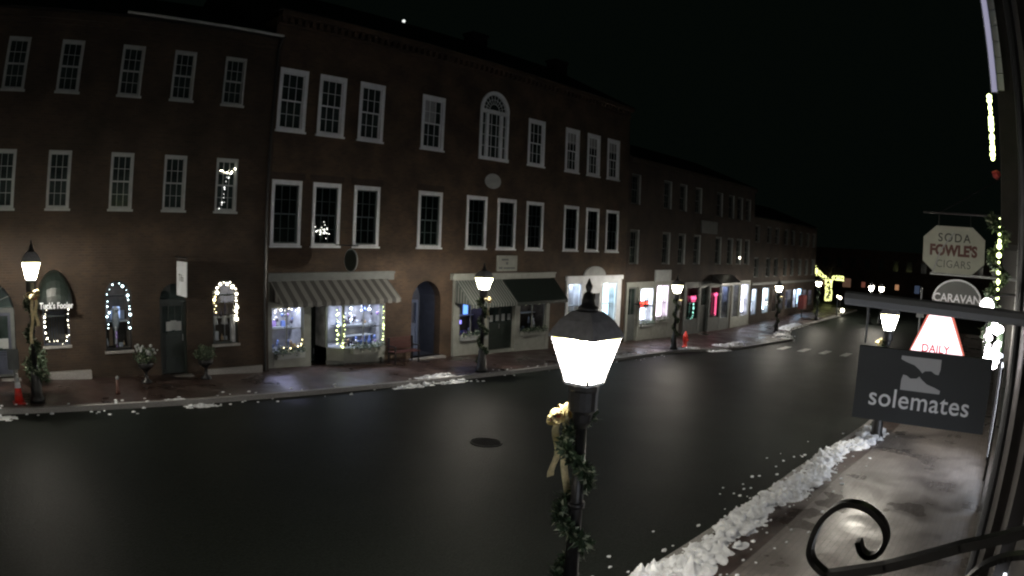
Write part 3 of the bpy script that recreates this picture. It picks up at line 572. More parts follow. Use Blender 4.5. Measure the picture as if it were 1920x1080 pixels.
b.box(39.2, 40.95, -.03, .14, -2.6, -.62); b.box(42.85, 44.45, -.03, .14, -2.6, -.75); b.box(44.75, 46.05, -.03, .14, -2.6, -.9); b.box(39.2, 40.95, -.03, .14, 1.5, 1.85); b.box(42.85, 44.45, -.03, .14, 1.45, 1.85); b.box(44.75, 46.05, -.03, .14, 1.45, 1.85); b.box(41.3, 42.6, -.02, .2, 1.5, 1.85); b.build('shopfront', M_greyp, C)
Wn = shop_window(C, 39.2, 40.95, -.62, 1.5, .02, M_greyp, .45, (1, .4, .55), .5, 1, False, M_roomdark)
Wm = shop_window(C, 42.85, 44.45, -.75, 1.45, .02, M_greyp, .9, (1, .3, .4), 1.6, 1, False, M_roomdark)
shop_window(C, 44.75, 46.05, -.9, 1.45, .02, M_greyp, .4, (.45, .55, .95), 8, 1, False)
door(C, 41.32, 42.58, -1.7, 1.5, .15, M_green, .4, 2, 0)
b = MB(); b.box(46.6, 46.75, -.05, .2, -2.6, 1.8); b.box(48.1, 48.5, -.05, .2, -2.6, 1.8); b.box(50.1, 50.3, -.05, .2, -2.6, 1.8); b.box(46.75, 50.1, -.04, .14, -2.6, -.95); b.box(46.75, 50.1, -.04, .14, 1.52, 1.8); b.build('shopfront', M_cream, C)
shop_window(C, 46.75, 48.1, -.95, 1.52, .02, M_cream, .4, (.6, .65, .9), 1.5, 1, False); shop_window(C, 48.5, 50.1, -.95, 1.52, .02, M_cream, .4, (.85, .85, 1), 18, 1, False, backs=6.5, back_col=(.85, .85, 1))
awning('dark_awning', 'small black awning over the neon-lit shop between the third and fourth lamps', 42.7, 46.2, 2.3, 1.75, .8, .2, M_black)
# --- building D
D = thing('brick_building', 'lowest long dark brick row at the far end of the street with narrow lit shopfronts', 'building', (0, 20, 0))
DX = [51.5, 54.3, 56.35, 58.95, 61.0, 63.5, 65.8, 68.0]
dw = [(50.85, 52.0, 1.1, 34, (.75, .85, 1)), (53.4, 54.95, 1.1, 36, (.75, .9, 1)), (55.9, 56.9, .9, 1.5, (1, .8, .6)), (57.6, 58.9, .9, 1.2, (.7, .7, 1)), (59.5, 61.4, .75, 2.5, (.65, .65, .9)), (61.9, 62.9, .75, 40, (.72, .8, 1)), (63.1, 64.6, .75, 75, (.5, .75, 1)), (65.0, 66.3, .6, 2.0, (.8, .75, .9)), (67.0, 68.3, .5, 1.5, (.75, .6, .85))]
holes = [(x - .48, x + .48, 4.78, 6.2) for x in DX] + [(x - .48, x + .48, 1.98, 3.6) for x in DX] + [(a, c, -1.05, t_) for a, c, t_, _s, _c in dw]
wall(D, M_brickC, 50.702, 69.2, -2.6, 6.75, holes, .3); shell(D, M_brickC, 50.702, 69.2, -2.6, 6.75, 11, .001); gable(D, 50.7, 69.3, 6.8, 11, 2.0, .3)
for x in DX: window(D, x, 4.78, 6.2, .96, .08, 2, 2, y=.1, cm=M_greyp, sill=False, lining=M_greyp); window(D, x, 1.98, 3.6, .96, .08, 2, 2, y=.1, cm=M_greyp, sill=False, lining=M_greyp)
for a, c, t_, s_, col in dw: shop_window(D, a + .01, c - .01, -1.04, t_ - .01, .03, M_greyp, .4, col, s_, 1, False, backs=(7.0 if s_ > 10 else .12), back_col=col)
b = MB(); b.box(50.71, 69.2, -.06, -.002, 1.35, 1.55); b.build('fascia', M_greyp, D)

# ---------------------------------------------------------------- street lamps with garlands and bows
def make_lamp():
    t = link('street_lamp', None)
    b = MB(); b.lathe([(.21, 0), (.21, .12), (.17, .16), (.16, .45), (.13, .5), (.12, .75), (.09, .82), (.085, .95)], 16); b.build('base', M_black, t, True)
    b = MB(); b.lathe([(.075, .95), (.05, 2.55)], 12); b.lathe([(.085, 1.7), (.085, 1.76)], 12); b.build('post', M_black, t, True)
    b = MB(); b.lathe([(.05, 2.52), (.085, 2.58), (.10, 2.66), (.14, 2.70), (.14, 2.88), (.15, 2.90), (.15, 2.94)], 16); b.build('collar', M_black, t)
    MB().lathe([(.128, 2.94), (.134, 2.968)], sq=True).build('lantern_base', M_white, t); f = MB()
    for sx in (-1, 1):
        for sy in (-1, 1): f = MB(); f.tube([(sx * .128, sy * .128, 2.96), (sx * .150, sy * .150, 3.05), (sx * .233, sy * .233, 3.385)], [.02, .004, .003], 6); f.build('corner_bar', M_lampmetal, t)
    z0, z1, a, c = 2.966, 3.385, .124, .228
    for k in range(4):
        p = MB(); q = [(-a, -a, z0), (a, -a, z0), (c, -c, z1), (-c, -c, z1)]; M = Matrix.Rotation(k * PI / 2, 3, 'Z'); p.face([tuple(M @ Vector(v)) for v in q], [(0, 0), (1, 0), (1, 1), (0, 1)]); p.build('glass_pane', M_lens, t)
    ld = bpy.data.lights.get('lamp_bulb')
    if not ld: ld = bpy.data.lights.new('lamp_bulb', 'POINT'); ld.energy = BULB; ld.color = (1, .93, .80); ld.shadow_soft_size = .04
    link('bulb', ld, t, (0, 0, 3.34))
    b = MB(); b.lathe([(.252, 3.385), (.252, 3.40), (.225, 3.46), (.18, 3.54), (.125, 3.60), (.105, 3.62)], sq=True); b.build('roof', M_lampmetal, t)
    b = MB(); b.lathe([(.10, 3.62), (.095, 3.66), (.065, 3.68), (.06, 3.72), (.045, 3.78), (.02, 3.80), (.03, 3.83), (.035, 3.85), (.02, 3.88), (.004, 3.92)], 14); b.build('finial', M_black, t, True)
    return t
def garland_mesh(seed, n=3000, z0=.35, z1=2.62, fat=.13):
    rd = random.Random(seed); b = MB(); L = []
    for i in range(160):
        u = i / 159; z = z1 - (z1 - z0) * u; a = u * 2 * PI * 3.2 + 1.0; rr = .12 + .03 * math.sin(u * 17) + .02 * u; L.append(Vector((rr * math.cos(a), rr * math.sin(a), z)))
    b.tube(L[::4], .02, 5)
    for _ in range(n):
        p = L[rd.randrange(160)]; d = Vector((rd.gauss(0, 1), rd.gauss(0, 1), rd.gauss(0, .8))).normalized(); l = rd.uniform(.5, 1.0) * fat * (1.5 if rd.random() < .08 else 1); s = d.cross(Vector((rd.random(), rd.random(), rd.random()))).normalized() * rd.uniform(.012, .028)
        b.cur = 1 if rd.random() < .22 else 0; e = p + d * l; m_ = p + d * l * .55; b.face([p, m_ + s, e, m_ - s])
    return b
GM = [garland_mesh(i).mesh('garland', [M_leaf, M_leaf2]) for i in range(3)]
def bow_thing(loc, rz, label, sc_=1.0):
    """ribbon bow with two loops, knot, tails and a sprig"""
    t = thing('ribbon_bow', label, 'bow', loc, rz, 'bows on the lamp posts'); rd = random.Random(int(loc[0] * 10))
    b = MB()
    for k in range(9):
        az = -PI * (.02 + .96 * (k % 5) / 4) + rd.uniform(-.2, .2); el = rd.uniform(-.5, .9) if k > 4 else rd.uniform(-.3, .3); ll = rd.uniform(.13, .19)
        D = Vector((math.cos(az) * math.cos(el), math.sin(az) * math.cos(el) * .8, math.sin(el))).normalized(); S_ = D.cross(Vector((0, 0, 1))).normalized(); U_ = S_.cross(D); ww = S_ * rd.uniform(.028, .04) + U_ * rd.uniform(-.02, .02)
        pts = [D * ll * (1 - math.cos(a)) * .5 + U_ * .05 * math.sin(a) for a in [2 * PI * i / 12 for i in range(13)]]
        for i in range(12): p, q = pts[i], pts[i + 1]; b.face([p - ww, q - ww, q + ww, p + ww])
    b.build('loops', M_ribbon, t, True)
    MB().ball((.02, -.07, -.05), .04, 2, .25).build('knot', M_redrib, t, True)
    for sg, l in ((-1, .95), (1, .6)):
        b = MB(); P = [Vector((sg * (.03 + .05 * u + .02 * math.sin(u * 9)), -.05 - .03 * math.sin(u * 7), -.03 - l * u)) for u in [i / 10 for i in range(11)]]
        for i in range(10): b.face([P[i] + Vector((-.045, -.01, 0)), P[i] + Vector((.045, .03, 0)), P[i + 1] + Vector((.045, .03, 0)), P[i + 1] + Vector((-.045, -.01, 0))])
        b.build('tail', M_ribbon, t, True)
    t.scale = (sc_,) * 3; return t
proto = make_lamp()
LP = [(1.94, 17.0, 0, 'black street lamp at the left edge, in front of the green dome awning'),
      (17.22, 16.75, 0, 'black street lamp on the far pavement in front of the finely striped awning'),
      (31.6, 16.7, 0, 'black street lamp on the far pavement beside the red fire hydrant'),
      (46.9, 16.3, 0, 'small distant street lamp on the pavement corner beyond the crosswalk'),
      (59.0, 16.65, 0, 'farthest street lamp on the far pavement, just left of the tree wrapped in lights'),
      (5.05, 3.58, 1, 'large street lamp with gold bow and garland in the foreground, nearest to the camera'),
      (18.35, 3.02, 1, 'street lamp on the near pavement partly hidden behind the dark shoe shop sign'),
      (61.8, 12.2, 1, 'left of two small far street lamps glowing side by side above the road'),
      (61.9, 11.2, 1, 'right of two small far street lamps glowing side by side above the road'),
      (-11.5, 16.9, 0, ''), (-6.2, 3.58, 1, '')]  # last two lamps are unseen, added to light facades and signs
for i, (x, y, side, lab) in enumerate(LP):
    lab = lab or ('street lamp outside the frame to the left, far pavement' if not side else 'street lamp outside the frame to the left, near pavement')
    o = proto if i == 0 else copy_tree(proto); o.location = (x, y, zg(x) + (-.13 if i in (7, 8) else 0)); tag(o, lab, 'street lamp', 'street lamps along the kerb'); rz = PI if side else 0; o.rotation_euler = (0, 0, 0)
    if i == 1: o.location.z += .0
    if i < 7:
        where = ['leftmost lamp', 'lamp by the finely striped awning', 'lamp beside the fire hydrant', 'lamp on the far corner', 'farthest pavement lamp', 'nearest lamp', 'lamp behind the shoe shop sign'][i]
        g = link('garland', GM[i % 3], None, (x, y, zg(x)), rz + i * .4); tag(g, 'evergreen garland wound around the post of the ' + where, 'garland', 'garlands on the lamp posts')
        if i != 4: bow_thing((x + (-.02 if side else .03), y + (.19 if side else -.17), zg(x) + 2.60), rz + (-.5 if side else .2), 'gold and red ribbon bow tied to the ' + where, 1.0 if i else 1.15)

# ---------------------------------------------------------------- things on the far pavement and front
def foliage(b, c, r, n, rd, leaf=.05, sq=(1, 1, 1), mi=(0, 1), p1=.2):
    for _ in range(n):
        d = Vector((rd.gauss(0, 1), rd.gauss(0, 1), rd.gauss(0, 1))).normalized(); k = rd.random() ** .4 * r * (1 + .25 * math.sin(d.x * 5 + d.z * 4)); p = Vector(c) + Vector((d.x * k * sq[0], d.y * k * sq[1], d.z * k * sq[2]))
        u = Vector((rd.gauss(0, 1), rd.gauss(0, 1), rd.gauss(0, 1))).normalized(); v = u.orthogonal().normalized(); l = leaf * rd.uniform(.6, 1.3); b.cur = mi[1] if rd.random() < p1 else mi[0]
        b.face([p - u * l, p + v * l * .4, p + u * l, p - v * l * .4])
def planter(x, y, label, fl, h=.45):
    t = thing('planter', label, 'planter', (x, y, zg(x))); rd = random.Random(int(x * 10))
    b = MB(); b.lathe([(.17, 0), (.17, .05), (.06, .12), (.05, .3), (.12, .38), (.22, h), (.24, h + .12), (.22, h + .14)], 16); b.build('urn', M_black, t, True)
    b = MB(); foliage(b, (0, 0, h + .33), .32, 620, rd, .045, (1.1, .9, .8), p1=.05); b.build('foliage', [M_leaf, M_leaf2], t)
    if fl:
        b = MB()
        for _ in range(26): a = rd.uniform(0, 6.28); r_ = rd.uniform(.1, .36); b.ball((r_ * math.cos(a), r_ * math.sin(a) - .05, h + .42 + rd.uniform(-.08, .2)), rd.uniform(.03, .055), 1, .2, rnd=rd)
        b.build('flowers', fl, t)
planter(5.60, 18.75, 'urn planter of pale flowers standing left of the dark green door', M_dimwhite)
planter(7.62, 18.9, 'dark leafy urn planter standing right of the dark green door', None)
t = thing('shrub', 'low dark evergreen shrub against the brick wall behind the leftmost lamp', 'shrub', (2.25, 18.9, zg(2.3)))
rd = random.Random(4); b = MB(); foliage(b, (0, 0, .55), .42, 900, rd, .06, (.9, .8, 1.4), p1=.02); b.build('crown', [M_leaf, M_leaf2], t); MB().tube([(0, 0, 0), (.02, 0, .5)], .03, 6).build('trunk', M_black, t)
def flowerbox(x0, x1, y, z, label, seed, rot=0, drop=.12):
    t = thing('flower_box', label, 'flower box', ((x0 + x1) / 2, y, z)); hw = (x1 - x0) / 2; rd = random.Random(seed)
    MB().box(-hw, hw, -.1, .1, -.2, 0).build('box', M_dimwhite if seed % 2 else M_cream, t)
    b = MB()
    for i in range(int((x1 - x0) / .12)): foliage(b, (-hw + .12 * i + .06, -.05, .05 + rd.uniform(-.05, .03)), .15, 46, rd, .05, (1, 1, drop / .12))
    b.build('greenery', [M_leaf, M_leaf2], t)
flowerbox(10.6, 11.7, 19.84, .12, 'flower box of greenery under the left window of the striped awning shop', 1)
flowerbox(13.4, 14.8, 19.36, .14, 'flower box of trailing greenery on the projecting bay window', 2)
flowerbox(19.15, 20.6, 19.86, .08, 'flower box under the blue-lit window behind the second lamp', 3)
flowerbox(22.95, 24.7, 19.86, -.02, 'flower box under the dim window of the dark awning shop', 4)
flowerbox(33.3, 34.75, 19.86, -.38, 'flower box below the white-lit window with the red neon sign', 5)
flowerbox(35.25, 36.65, 19.86, -.3, 'flower box below the pink-white lit window', 6)
# bench
t = thing('bench', 'dark red slatted bench against the brick wall left of the archway', 'bench', (15.85, 19.45, zg(15.85))); M_bench = mat('dark_red_wood', (.06, .02, .018), .6, noise_s=12)
b = MB()
for k in range(4): b.box(-.62, .62, -.22 + k * .11, -.13 + k * .11, .42, .45)
b.build('seat', M_bench, t); b = MB()
for k in range(4): b.box(-.62, .62, .22 + k * .02, .245 + k * .02, .52 + k * .11, .61 + k * .11)
b.build('backrest', M_bench, t)
for x in (-.56, .56): b = MB(); b.box(x - .025, x + .025, -.2, -.15, 0, .62); b.box(x - .025, x + .025, .2, .25, 0, .95); b.box(x - .025, x + .025, -.15, .2, .38, .42); b.box(x - .03, x + .03, -.22, .2, .62, .65); b.build('leg', M_black, t)
# traffic cone with a notice board stuck on it
t = thing('traffic_cone', 'red traffic cone with a white collar at the far left kerb', 'traffic cone', (1.42, 16.95, zg(1.42)))
MB().box(-.17, .17, -.17, .17, 0, .03).build('base', M_redpaint, t); MB().lathe([(.13, .03), (.085, .38)], 18).build('cone', M_redpaint, t, True); MB().lathe([(.086, .38), (.066, .52)], 18).build('collar', M_white, t, True); MB().lathe([(.065, .52), (.035, .72)], 18).build('tip', M_dimwhite, t, True)
t = thing('notice_board', 'small grey notice board standing on a rod above the traffic cone', 'notice board', (1.36, 17.05, zg(1.4))); MB().tube([(0, 0, 0), (0, 0, .8)], .015, 6).build('rod', M_pole, t); b = MB(); b.box(-.16, .16, -.01, .01, .8, 1.3); b.build('board', M_greyp, t)
# short iron post
t = thing('bollard', 'short dark iron post with a pale cap standing left of the green door', 'bollard', (4.36, 17.5, zg(4.36))); MB().lathe([(.08, 0), (.06, .1), (.045, .38)], 12).build('post', mat('rusty_iron', (.09, .04, .03), .6), t, True); MB().ball((0, 0, .43), .055, 2).build('cap', M_dimwhite, t, True)
# hydrant
t = thing('fire_hydrant', 'red fire hydrant on the snow-edged pavement beside the third lamp', 'fire hydrant', (33.0, 16.75, zg(33)))
b = MB(); b.lathe([(.17, 0), (.17, .05), (.12, .07), (.12, .55), (.15, .57), (.15, .62), (.12, .66), (.10, .76), (.05, .82), (.04, .88)], 16); b.build('barrel', M_redpaint, t, True); b = MB(); b.tube([(-.22, 0, .48), (.22, 0, .48)], .055, 10); b.tube([(0, -.2, .42), (0, 0, .42)], .07, 10); b.build('outlet', M_redpaint, t)
# signs
t = thing('blade_sign', 'white vertical blade sign with small dark lettering hanging above the green door', 'sign', (6.92, 19.05, 2.72)); b = MB(); b.box(-.02, .02, -.42, .42, -.5, .5); b.build('board', M_white, t)
text('lettering', 'Tibi', .3, M_greyp, t, (-.024, 0, .02), (PI / 2, 0, -PI / 2), .002); b = MB(); b.tube([(0, .6, .62), (0, -.45, .62)], .018, 6); b.tube([(0, -.3, .5), (0, -.3, .62)], .008, 5); b.tube([(0, .3, .5), (0, .3, .62)], .008, 5); b.build('bracket', M_black, t)
t = thing('disc_sign', 'round dark sign with a pale edge hanging from the wall above the wide striped awning', 'sign', (13.05, 19.0, 3.22)); b = MB(); b.lathe([(.36, -.03), (.36, .03)], 28); o = b.build('disc', M_green, t); o.rotation_euler = (0, PI / 2, 0)
b = MB(); b.tube([(0, .375 * math.cos(2 * PI * i / 28), .375 * math.sin(2 * PI * i / 28)) for i in range(29)], .022, 6); b.build('rim', M_dimwhite, t); b = MB(); b.tube([(0, .98, .5), (0, -.4, .5)], .018, 6); b.tube([(0, 0, .37), (0, 0, .5)], .008, 5); b.build('bracket', M_black, t)
t = thing('wall_sign', 'cream rectangular sign with faint grey lettering above the cornice of the striped awning shop', 'sign', (21.82, 19.88, 3.05)); b = MB(); b.box(-.63, .63, -.04, .04, -.34, .34); b.build('board', M_cream, t)
b = MB(); b.box(-.38, .05, -.045, -.041, .12, .2); b.box(-.1, .04, -.045, -.041, -.06, .06); b.box(-.55, -.32, -.045, -.041, -.24, -.16); b.box(-.25, .5, -.045, -.041, -.24, -.17); b.build('faint_lettering', M_greyp, t)
t = thing('wall_sign', 'blank pale rectangular board high on the lower dark building between window rows', 'sign', (42.05, 19.93, 5.52)); b = MB(); b.box(-1.25, 1.25, -.05, .05, -.42, .42); b.build('board', M_greyp, t)
t = thing('wall_sign', 'pale rectangular sign above the pink and white lit windows by the third lamp', 'sign', (35.7, 19.88, 2.33)); b = MB(); b.box(-.95, .95, -.05, .05, -.34, .34); b.build('board', M_dimwhite, t)
t = thing('neon_sign', 'red neon OPEN sign glowing in the white-lit window of the lower building', 'neon sign', (33.55, 19.84, .72)); text('tubes', 'OPEN', .36, emit('red_neon', (1, .08, .05), 5), t, (0, 0, 0), (PI / 2, 0, 0), .01, bold=.004); MB().box(-.5, .5, .012, .03, -.2, .2).build('backing', M_black, t)
t = thing('neon_sign', 'pink neon loop sign in the dim window right of the third lamp', 'neon sign', (40.05, 19.9, .8)); pk = emit('pink_neon', (1, .12, .28), 2.5)
b = MB(); b.tube([(-.36 + .72 * i / 40, 0, .13 * math.sin(i * .95) + .03 * math.sin(i * .4)) for i in range(41)], .018, 5); b.tube([(-.3, 0, -.2), (0, 0, -.23), (.3, 0, -.2)], .018, 5); b.build('tubes', pk, t)
light_string([(40.1, 19.92, .5), (40.05, 19.92, -.45), (39.7, 19.92, -.5)], emit('teal_bulb', (.4, 1, .8), 2), 'teal and white string of lights low in the pink neon window', None, .05, n=12)
t = thing('neon_sign', 'tall pink-red neon sign in the window beside the black awning', 'neon sign', (43.6, 19.9, .7)); b = MB(); b.tube([(.15 * math.sin(i * 1.1), 0, .3 - 1.5 * i / 60 + .05 * math.cos(i * 1.1)) for i in range(61)], .02, 5); b.tube([(-.3 + .6 * i / 24, 0, .2 + .1 * math.sin(i * 1.2)) for i in range(25)], .02, 5); b.build('tubes', pk, t)
t = thing('wall_lamp', 'single tiny white lamp glowing high on the lower dark building', 'lamp', (47.34, 19.9, 3.52)); MB().ball((0, -.12, 0), .07, 2).build('globe', M_whiteb, t, True); MB().tube([(0, .1, .02), (0, -.1, .06)], .015, 6).build('arm', M_black, t)
t = thing('bracket_sign', 'black cross-shaped iron sign bracket in front of the white shopfront post', 'bracket', (32.75, 19.4, .75)); b = MB(); b.tube([(0, .6, 0), (0, -.6, 0)], .04, 6); b.tube([(0, -.1, -.75), (0, -.1, .4)], .04, 6); b.tube([(-.5, 0, 0), (.5, 0, 0)], .04, 6); b.build('bars', M_black, t)
t = thing('sign_bracket', 'thin iron sign pole with cross finial on the wall above the far left door', 'bracket', (.95, 19.2, 2.2)); b = MB(); b.tube([(0, 0, 0), (0, 0, 1.7)], .035, 8); b.lathe([(.01, 1.7), (.06, 1.8), (.01, 1.95)], 8); b.tube([(-.14, 0, 1.45), (.14, 0, 1.45)], .02, 6); b.tube([(0, 0, .1), (0, .7, .1)], .02, 6); b.tube([(0, 0, 1.3), (0, .7, 1.3)], .02, 6); b.build('rods', M_black, t)
t = thing('mailbox', 'dark red box on a post on the far pavement beyond the distant corner lamp', 'mailbox', (60.5, 18.6, -1.65)); b = MB(); b.box(-.45, .45, -.3, .3, .75, 2.0); b.build('box', mat('dark_red_paint', (.08, .012, .012), .5), t); MB().box(-.05, .05, -.05, .05, 0, .75).build('post', M_black, t)
t = thing('roof_floodlight', 'small lit lamp on the ridge of the tall brick building roof', 'lamp', (20.6, 26.5, 15.1)); MB().ball((0, 0, 0), .09, 2).build('bulb', emit('dim_white_bulb', (.9, .95, .9), 1.2), t); b = MB(); b.tube([(0, 0, -.1), (.02, 0, -1.2)], .03, 6); b.build('stem', M_black, t)
# string lights round the windows
warm_g = 'string lights around the shop windows'
def arch_path(x0, x1, z0, zs, r, y, start=0): return ([(x0, y, z0)] if start == 0 else []) + [(x0, y, z0 + (zs - z0) * i / 3) for i in range(1, 4)] + [(p[0], y, p[1]) for p in arch_pts((x0 + x1) / 2, (x1 - x0) / 2, zs, r)] + [(x1, y, zs - (zs - z0) * i / 3) for i in range(1, 4)]
rA = -.0542; offA = lambda x, d: 20 - .0542 * x - d
light_string([(2.72, offA(2.7, -.05), 2.0), (2.70, offA(2.7, -.05), 1.5), (2.72, offA(2.7, -.05), .98), (3.05, offA(3, -.05), .95), (3.40, offA(3.4, -.05), .97), (3.42, offA(3.4, -.05), 1.5), (3.44, offA(3.4, -.05), 2.05)], M_whiteb, 'white string lights framing the window under the dome awning', warm_g, .03)
light_string([(p[0], offA(p[0], -.03), p[2]) for p in arch_path(4.72, 5.40, 1.2, 2.2, .38, 0)], M_cool, 'cool white string lights inside the second arched window from the left', warm_g, .034, n=19)
light_string([(p[0], offA(p[0], -.03), p[2]) for p in arch_path(8.26, 8.98, 1.35, 2.12, .4, 0)[5:]], M_whiteb, 'warm string lights along the arched window right of the green door', warm_g, .05, n=20)
light_string([(8.25, offA(8.2, -.03), 1.55), (8.26, offA(8.2, -.03), 2.2)], M_warm, 'short warm string of lights on the left side of the rightmost arched shop window', warm_g, .045, n=6)
light_string([(10.58, 19.95, 1.2), (10.62, 19.95, 1.55), (11.65, 19.95, 1.56)], M_whiteb, 'white string lights along the top of the left window under the striped awning', warm_g, .03, n=9)
light_string([(10.9, 19.95, .22), (11.2, 19.95, .2), (11.65, 19.95, .26), (11.68, 19.95, .6)], M_warm, 'warm string lights low in the left window under the striped awning', warm_g, .03, n=8)
light_string([(12.95, 19.62, 1.55), (12.94, 19.62, .9), (12.95, 19.62, .25), (13.1, 19.48, .22), (13.12, 19.45, .9), (13.1, 19.48, 1.4)], M_yg, 'green-yellow string lights on the angled side of the bay window', warm_g, .034, n=24)
light_string([(14.84, 19.46, 1.58), (14.84, 19.46, .9), (14.82, 19.46, .25)], M_yg, 'warm string lights down the right edge of the bay window', warm_g, .03, n=18)
light_string([(13.4, 19.48, 1.55), (13.42, 19.48, 1.05)], M_cool, 'short string of cool lights at the left of the bay window front', warm_g, .04, n=5)
light_string([(8.25, offA(8.2, -.02), 6.0), (8.35, offA(8.3, -.02), 5.95), (8.7, offA(8.7, -.02), 5.95), (8.84, offA(8.8, -.02), 6.08)], M_whiteb, 'white string lights across a second-floor window of the left building', warm_g, .022, n=10)
light_string([(8.62, offA(8.6, -.02), 5.85), (8.46, offA(8.5, -.02), 5.6), (8.50, offA(8.5, -.02), 5.1), (8.42, offA(8.4, -.02), 4.95), (8.28, offA(8.3, -.02), 4.82)], emit('faint_bulb', (1, 1, .95), 3), 'faint string lights hanging down in the same second-floor window', warm_g, .022, n=13)
t = thing('lit_wreath', 'small tree of white lights behind the second-floor window above the striped awning', 'wreath', (12.45, 19.96, 4.15)); b = MB(); rd = random.Random(8); b.tube([(0, 0, -.25), (0, 0, .2)], .02, 6); b.cur = 1
for _ in range(26): b.ball((rd.gauss(0, .16), 0, rd.gauss(.02, .13)), rd.uniform(.012, .026), 1)
b.build('bulbs', [M_leaf, emit('faint_bulb2', (1, 1, .9), 4)], t)
rd = random.Random(12)
for nm, x0, x1, z0, z1, mm, lab in (('light_tree', 26.6, 27.0, .2, 1.1, M_whiteb, 'little tree of white lights in the left window of the white shopfront'), ('light_tree', 29.5, 30.1, -.1, .9, M_warm, 'little tree of warm lights in the bright window of the white shopfront')):
    b = MB(); foliage(b, ((x0 + x1) / 2, 0, (z0 + z1) / 2), .35, 200, rd, .08, (.6, .3, 1.2)); b.cur = 2
    for _ in range(36): u = rd.random(); b.ball(((x0 + x1) / 2 + rd.uniform(-1, 1) * (x1 - x0) * .7 * (1 - u), rd.uniform(-.1, 0), z0 + (z1 - z0) * u), .03, 1)
    tag(b.build(nm, [M_leaf, M_leaf2, mm], None, False, (0, 20.35, 0)), lab, 'light tree')
# goods in the windows
gl = 'small merchandise in the lit window left of the projecting bay window'
shelf_goods((0, 0, 0), 0, 10.6, 11.65, .12, 20.2, 20.8, 7, 1, GC, 'goods in the left striped awning window', gl)
shelf_goods((0, 0, 0), 0, 10.6, 11.65, .875, 20.7, 20.95, 6, 2, GC, 'goods in the left striped awning window', gl)
gl = 'small object on the shelf of the second arched window from the left'
shelf_goods((0, 20, 0), -.0542, 4.7, 5.4, .68, .35, .7, 5, 21, GC, 'goods in the second arched window', gl, .8); shelf_goods((0, 20, 0), -.0542, 4.7, 5.4, 1.46, .62, .78, 4, 22, GC[1:2] + GC[4:], 'goods in the second arched window', gl, .5)
gl = 'small object on display in the arched window right of the green door'
shelf_goods((0, 20, 0), -.0542, 8.25, 8.85, .68, .3, .7, 4, 23, GC[4:] + GC[1:2], 'goods in the arched window by the green door', gl, .6); shelf_goods((0, 20, 0), -.0542, 8.25, 8.95, 1.42, .62, .78, 4, 24, GC[4:5] + GC[1:3], 'goods in the arched window by the green door', gl, .6)
gl = 'small piece of merchandise on display in the bright bay window'
shelf_goods((0, 0, 0), 0, 13.2, 14.8, .165, 19.65, 20.1, 9, 3, GC, 'goods in the bay window', gl, .3); shelf_goods((0, 0, 0), 0, 13.35, 15.0, .83, 20.3, 20.5, 9, 4, GC, 'goods in the bay window', gl)
rd = random.Random(31)
for (xa, xb, zz, yy, n_, g_, l_) in ((10.62, 11.65, 1.56, 20.35, 8, 'goods in the left striped awning window', 'small merchandise in the lit window left of the projecting bay window'), (13.2, 15.0, 1.6, 20.0, 12, 'goods in the bay window', 'small piece of merchandise on display in the bright bay window')):
    for k in range(n_):
        x = xa + (xb - xa) * (k + .5) / n_ + rd.uniform(-.04, .04); l = rd.uniform(.1, .4); rr = rd.uniform(.03, .07); b = MB(); b.tube([(0, 0, 0), (0, 0, -l)], .004, 4); b.lathe([(.01, -l - rr * 2.4), (rr, -l - rr * 1.4), (rr * .8, -l - rr * .5), (.01, -l)], 10)
        tag(b.build('hanging_ornament', rd.choice(GC), None, True, (x, yy + rd.uniform(-.1, .1), zz)), l_ + ', hanging', 'ornament', g_)
shelf_goods((0, 0, 0), 0, 13.25, 14.85, .165, 19.6, 19.9, 7, 13, [GC[2], GC[0], GC[4]], 'goods in the bay window', 'small piece of merchandise on display in the bright bay window', .34)
shelf_goods((0, 0, 0), 0, 10.62, 11.62, .12, 20.15, 20.3, 6, 14, [GC[2], GC[5], GC[4]], 'goods in the left striped awning window', 'small merchandise in the lit window left of the projecting bay window', .4)
gl = 'small piece of merchandise behind the blue-lit window near the second lamp'
shelf_goods((0, 0, 0), 0, 19.25, 20.45, .01, 20.25, 20.7, 8, 5, GC, 'goods in the blue-lit window', gl, .5)
gl = 'pale object on display in the dim window under the dark awning'
shelf_goods((0, 0, 0), 0, 23.1, 24.6, -.09, 20.2, 20.6, 7, 6, GC[1:2] + GC[5:], 'goods in the dim window', gl, .7)
gl = 'small piece of merchandise in the white shopfront window left of its arched panel'
shelf_goods((0, 0, 0), 0, 26.6, 27.4, -.17, 20.3, 20.8, 5, 7, GC, 'goods in the white shopfront', gl, .5)
# spill of the shop's spotlight on the pavement
sl = bpy.data.lights.new('display_spot', 'SPOT'); sl.energy = 110; sl.color = (.6, .6, 1); sl.spot_size = R(30); sl.spot_blend = .3; sl.shadow_soft_size = .03
so = bpy.data.objects.new('display_spot', sl); sc.collection.objects.link(so); so.location = (11.3, 20.6, 1.5); so.rotation_euler = (Vector((10.1, 17.9, -.4)) - so.location).to_track_quat('-Z', 'Y').to_euler()

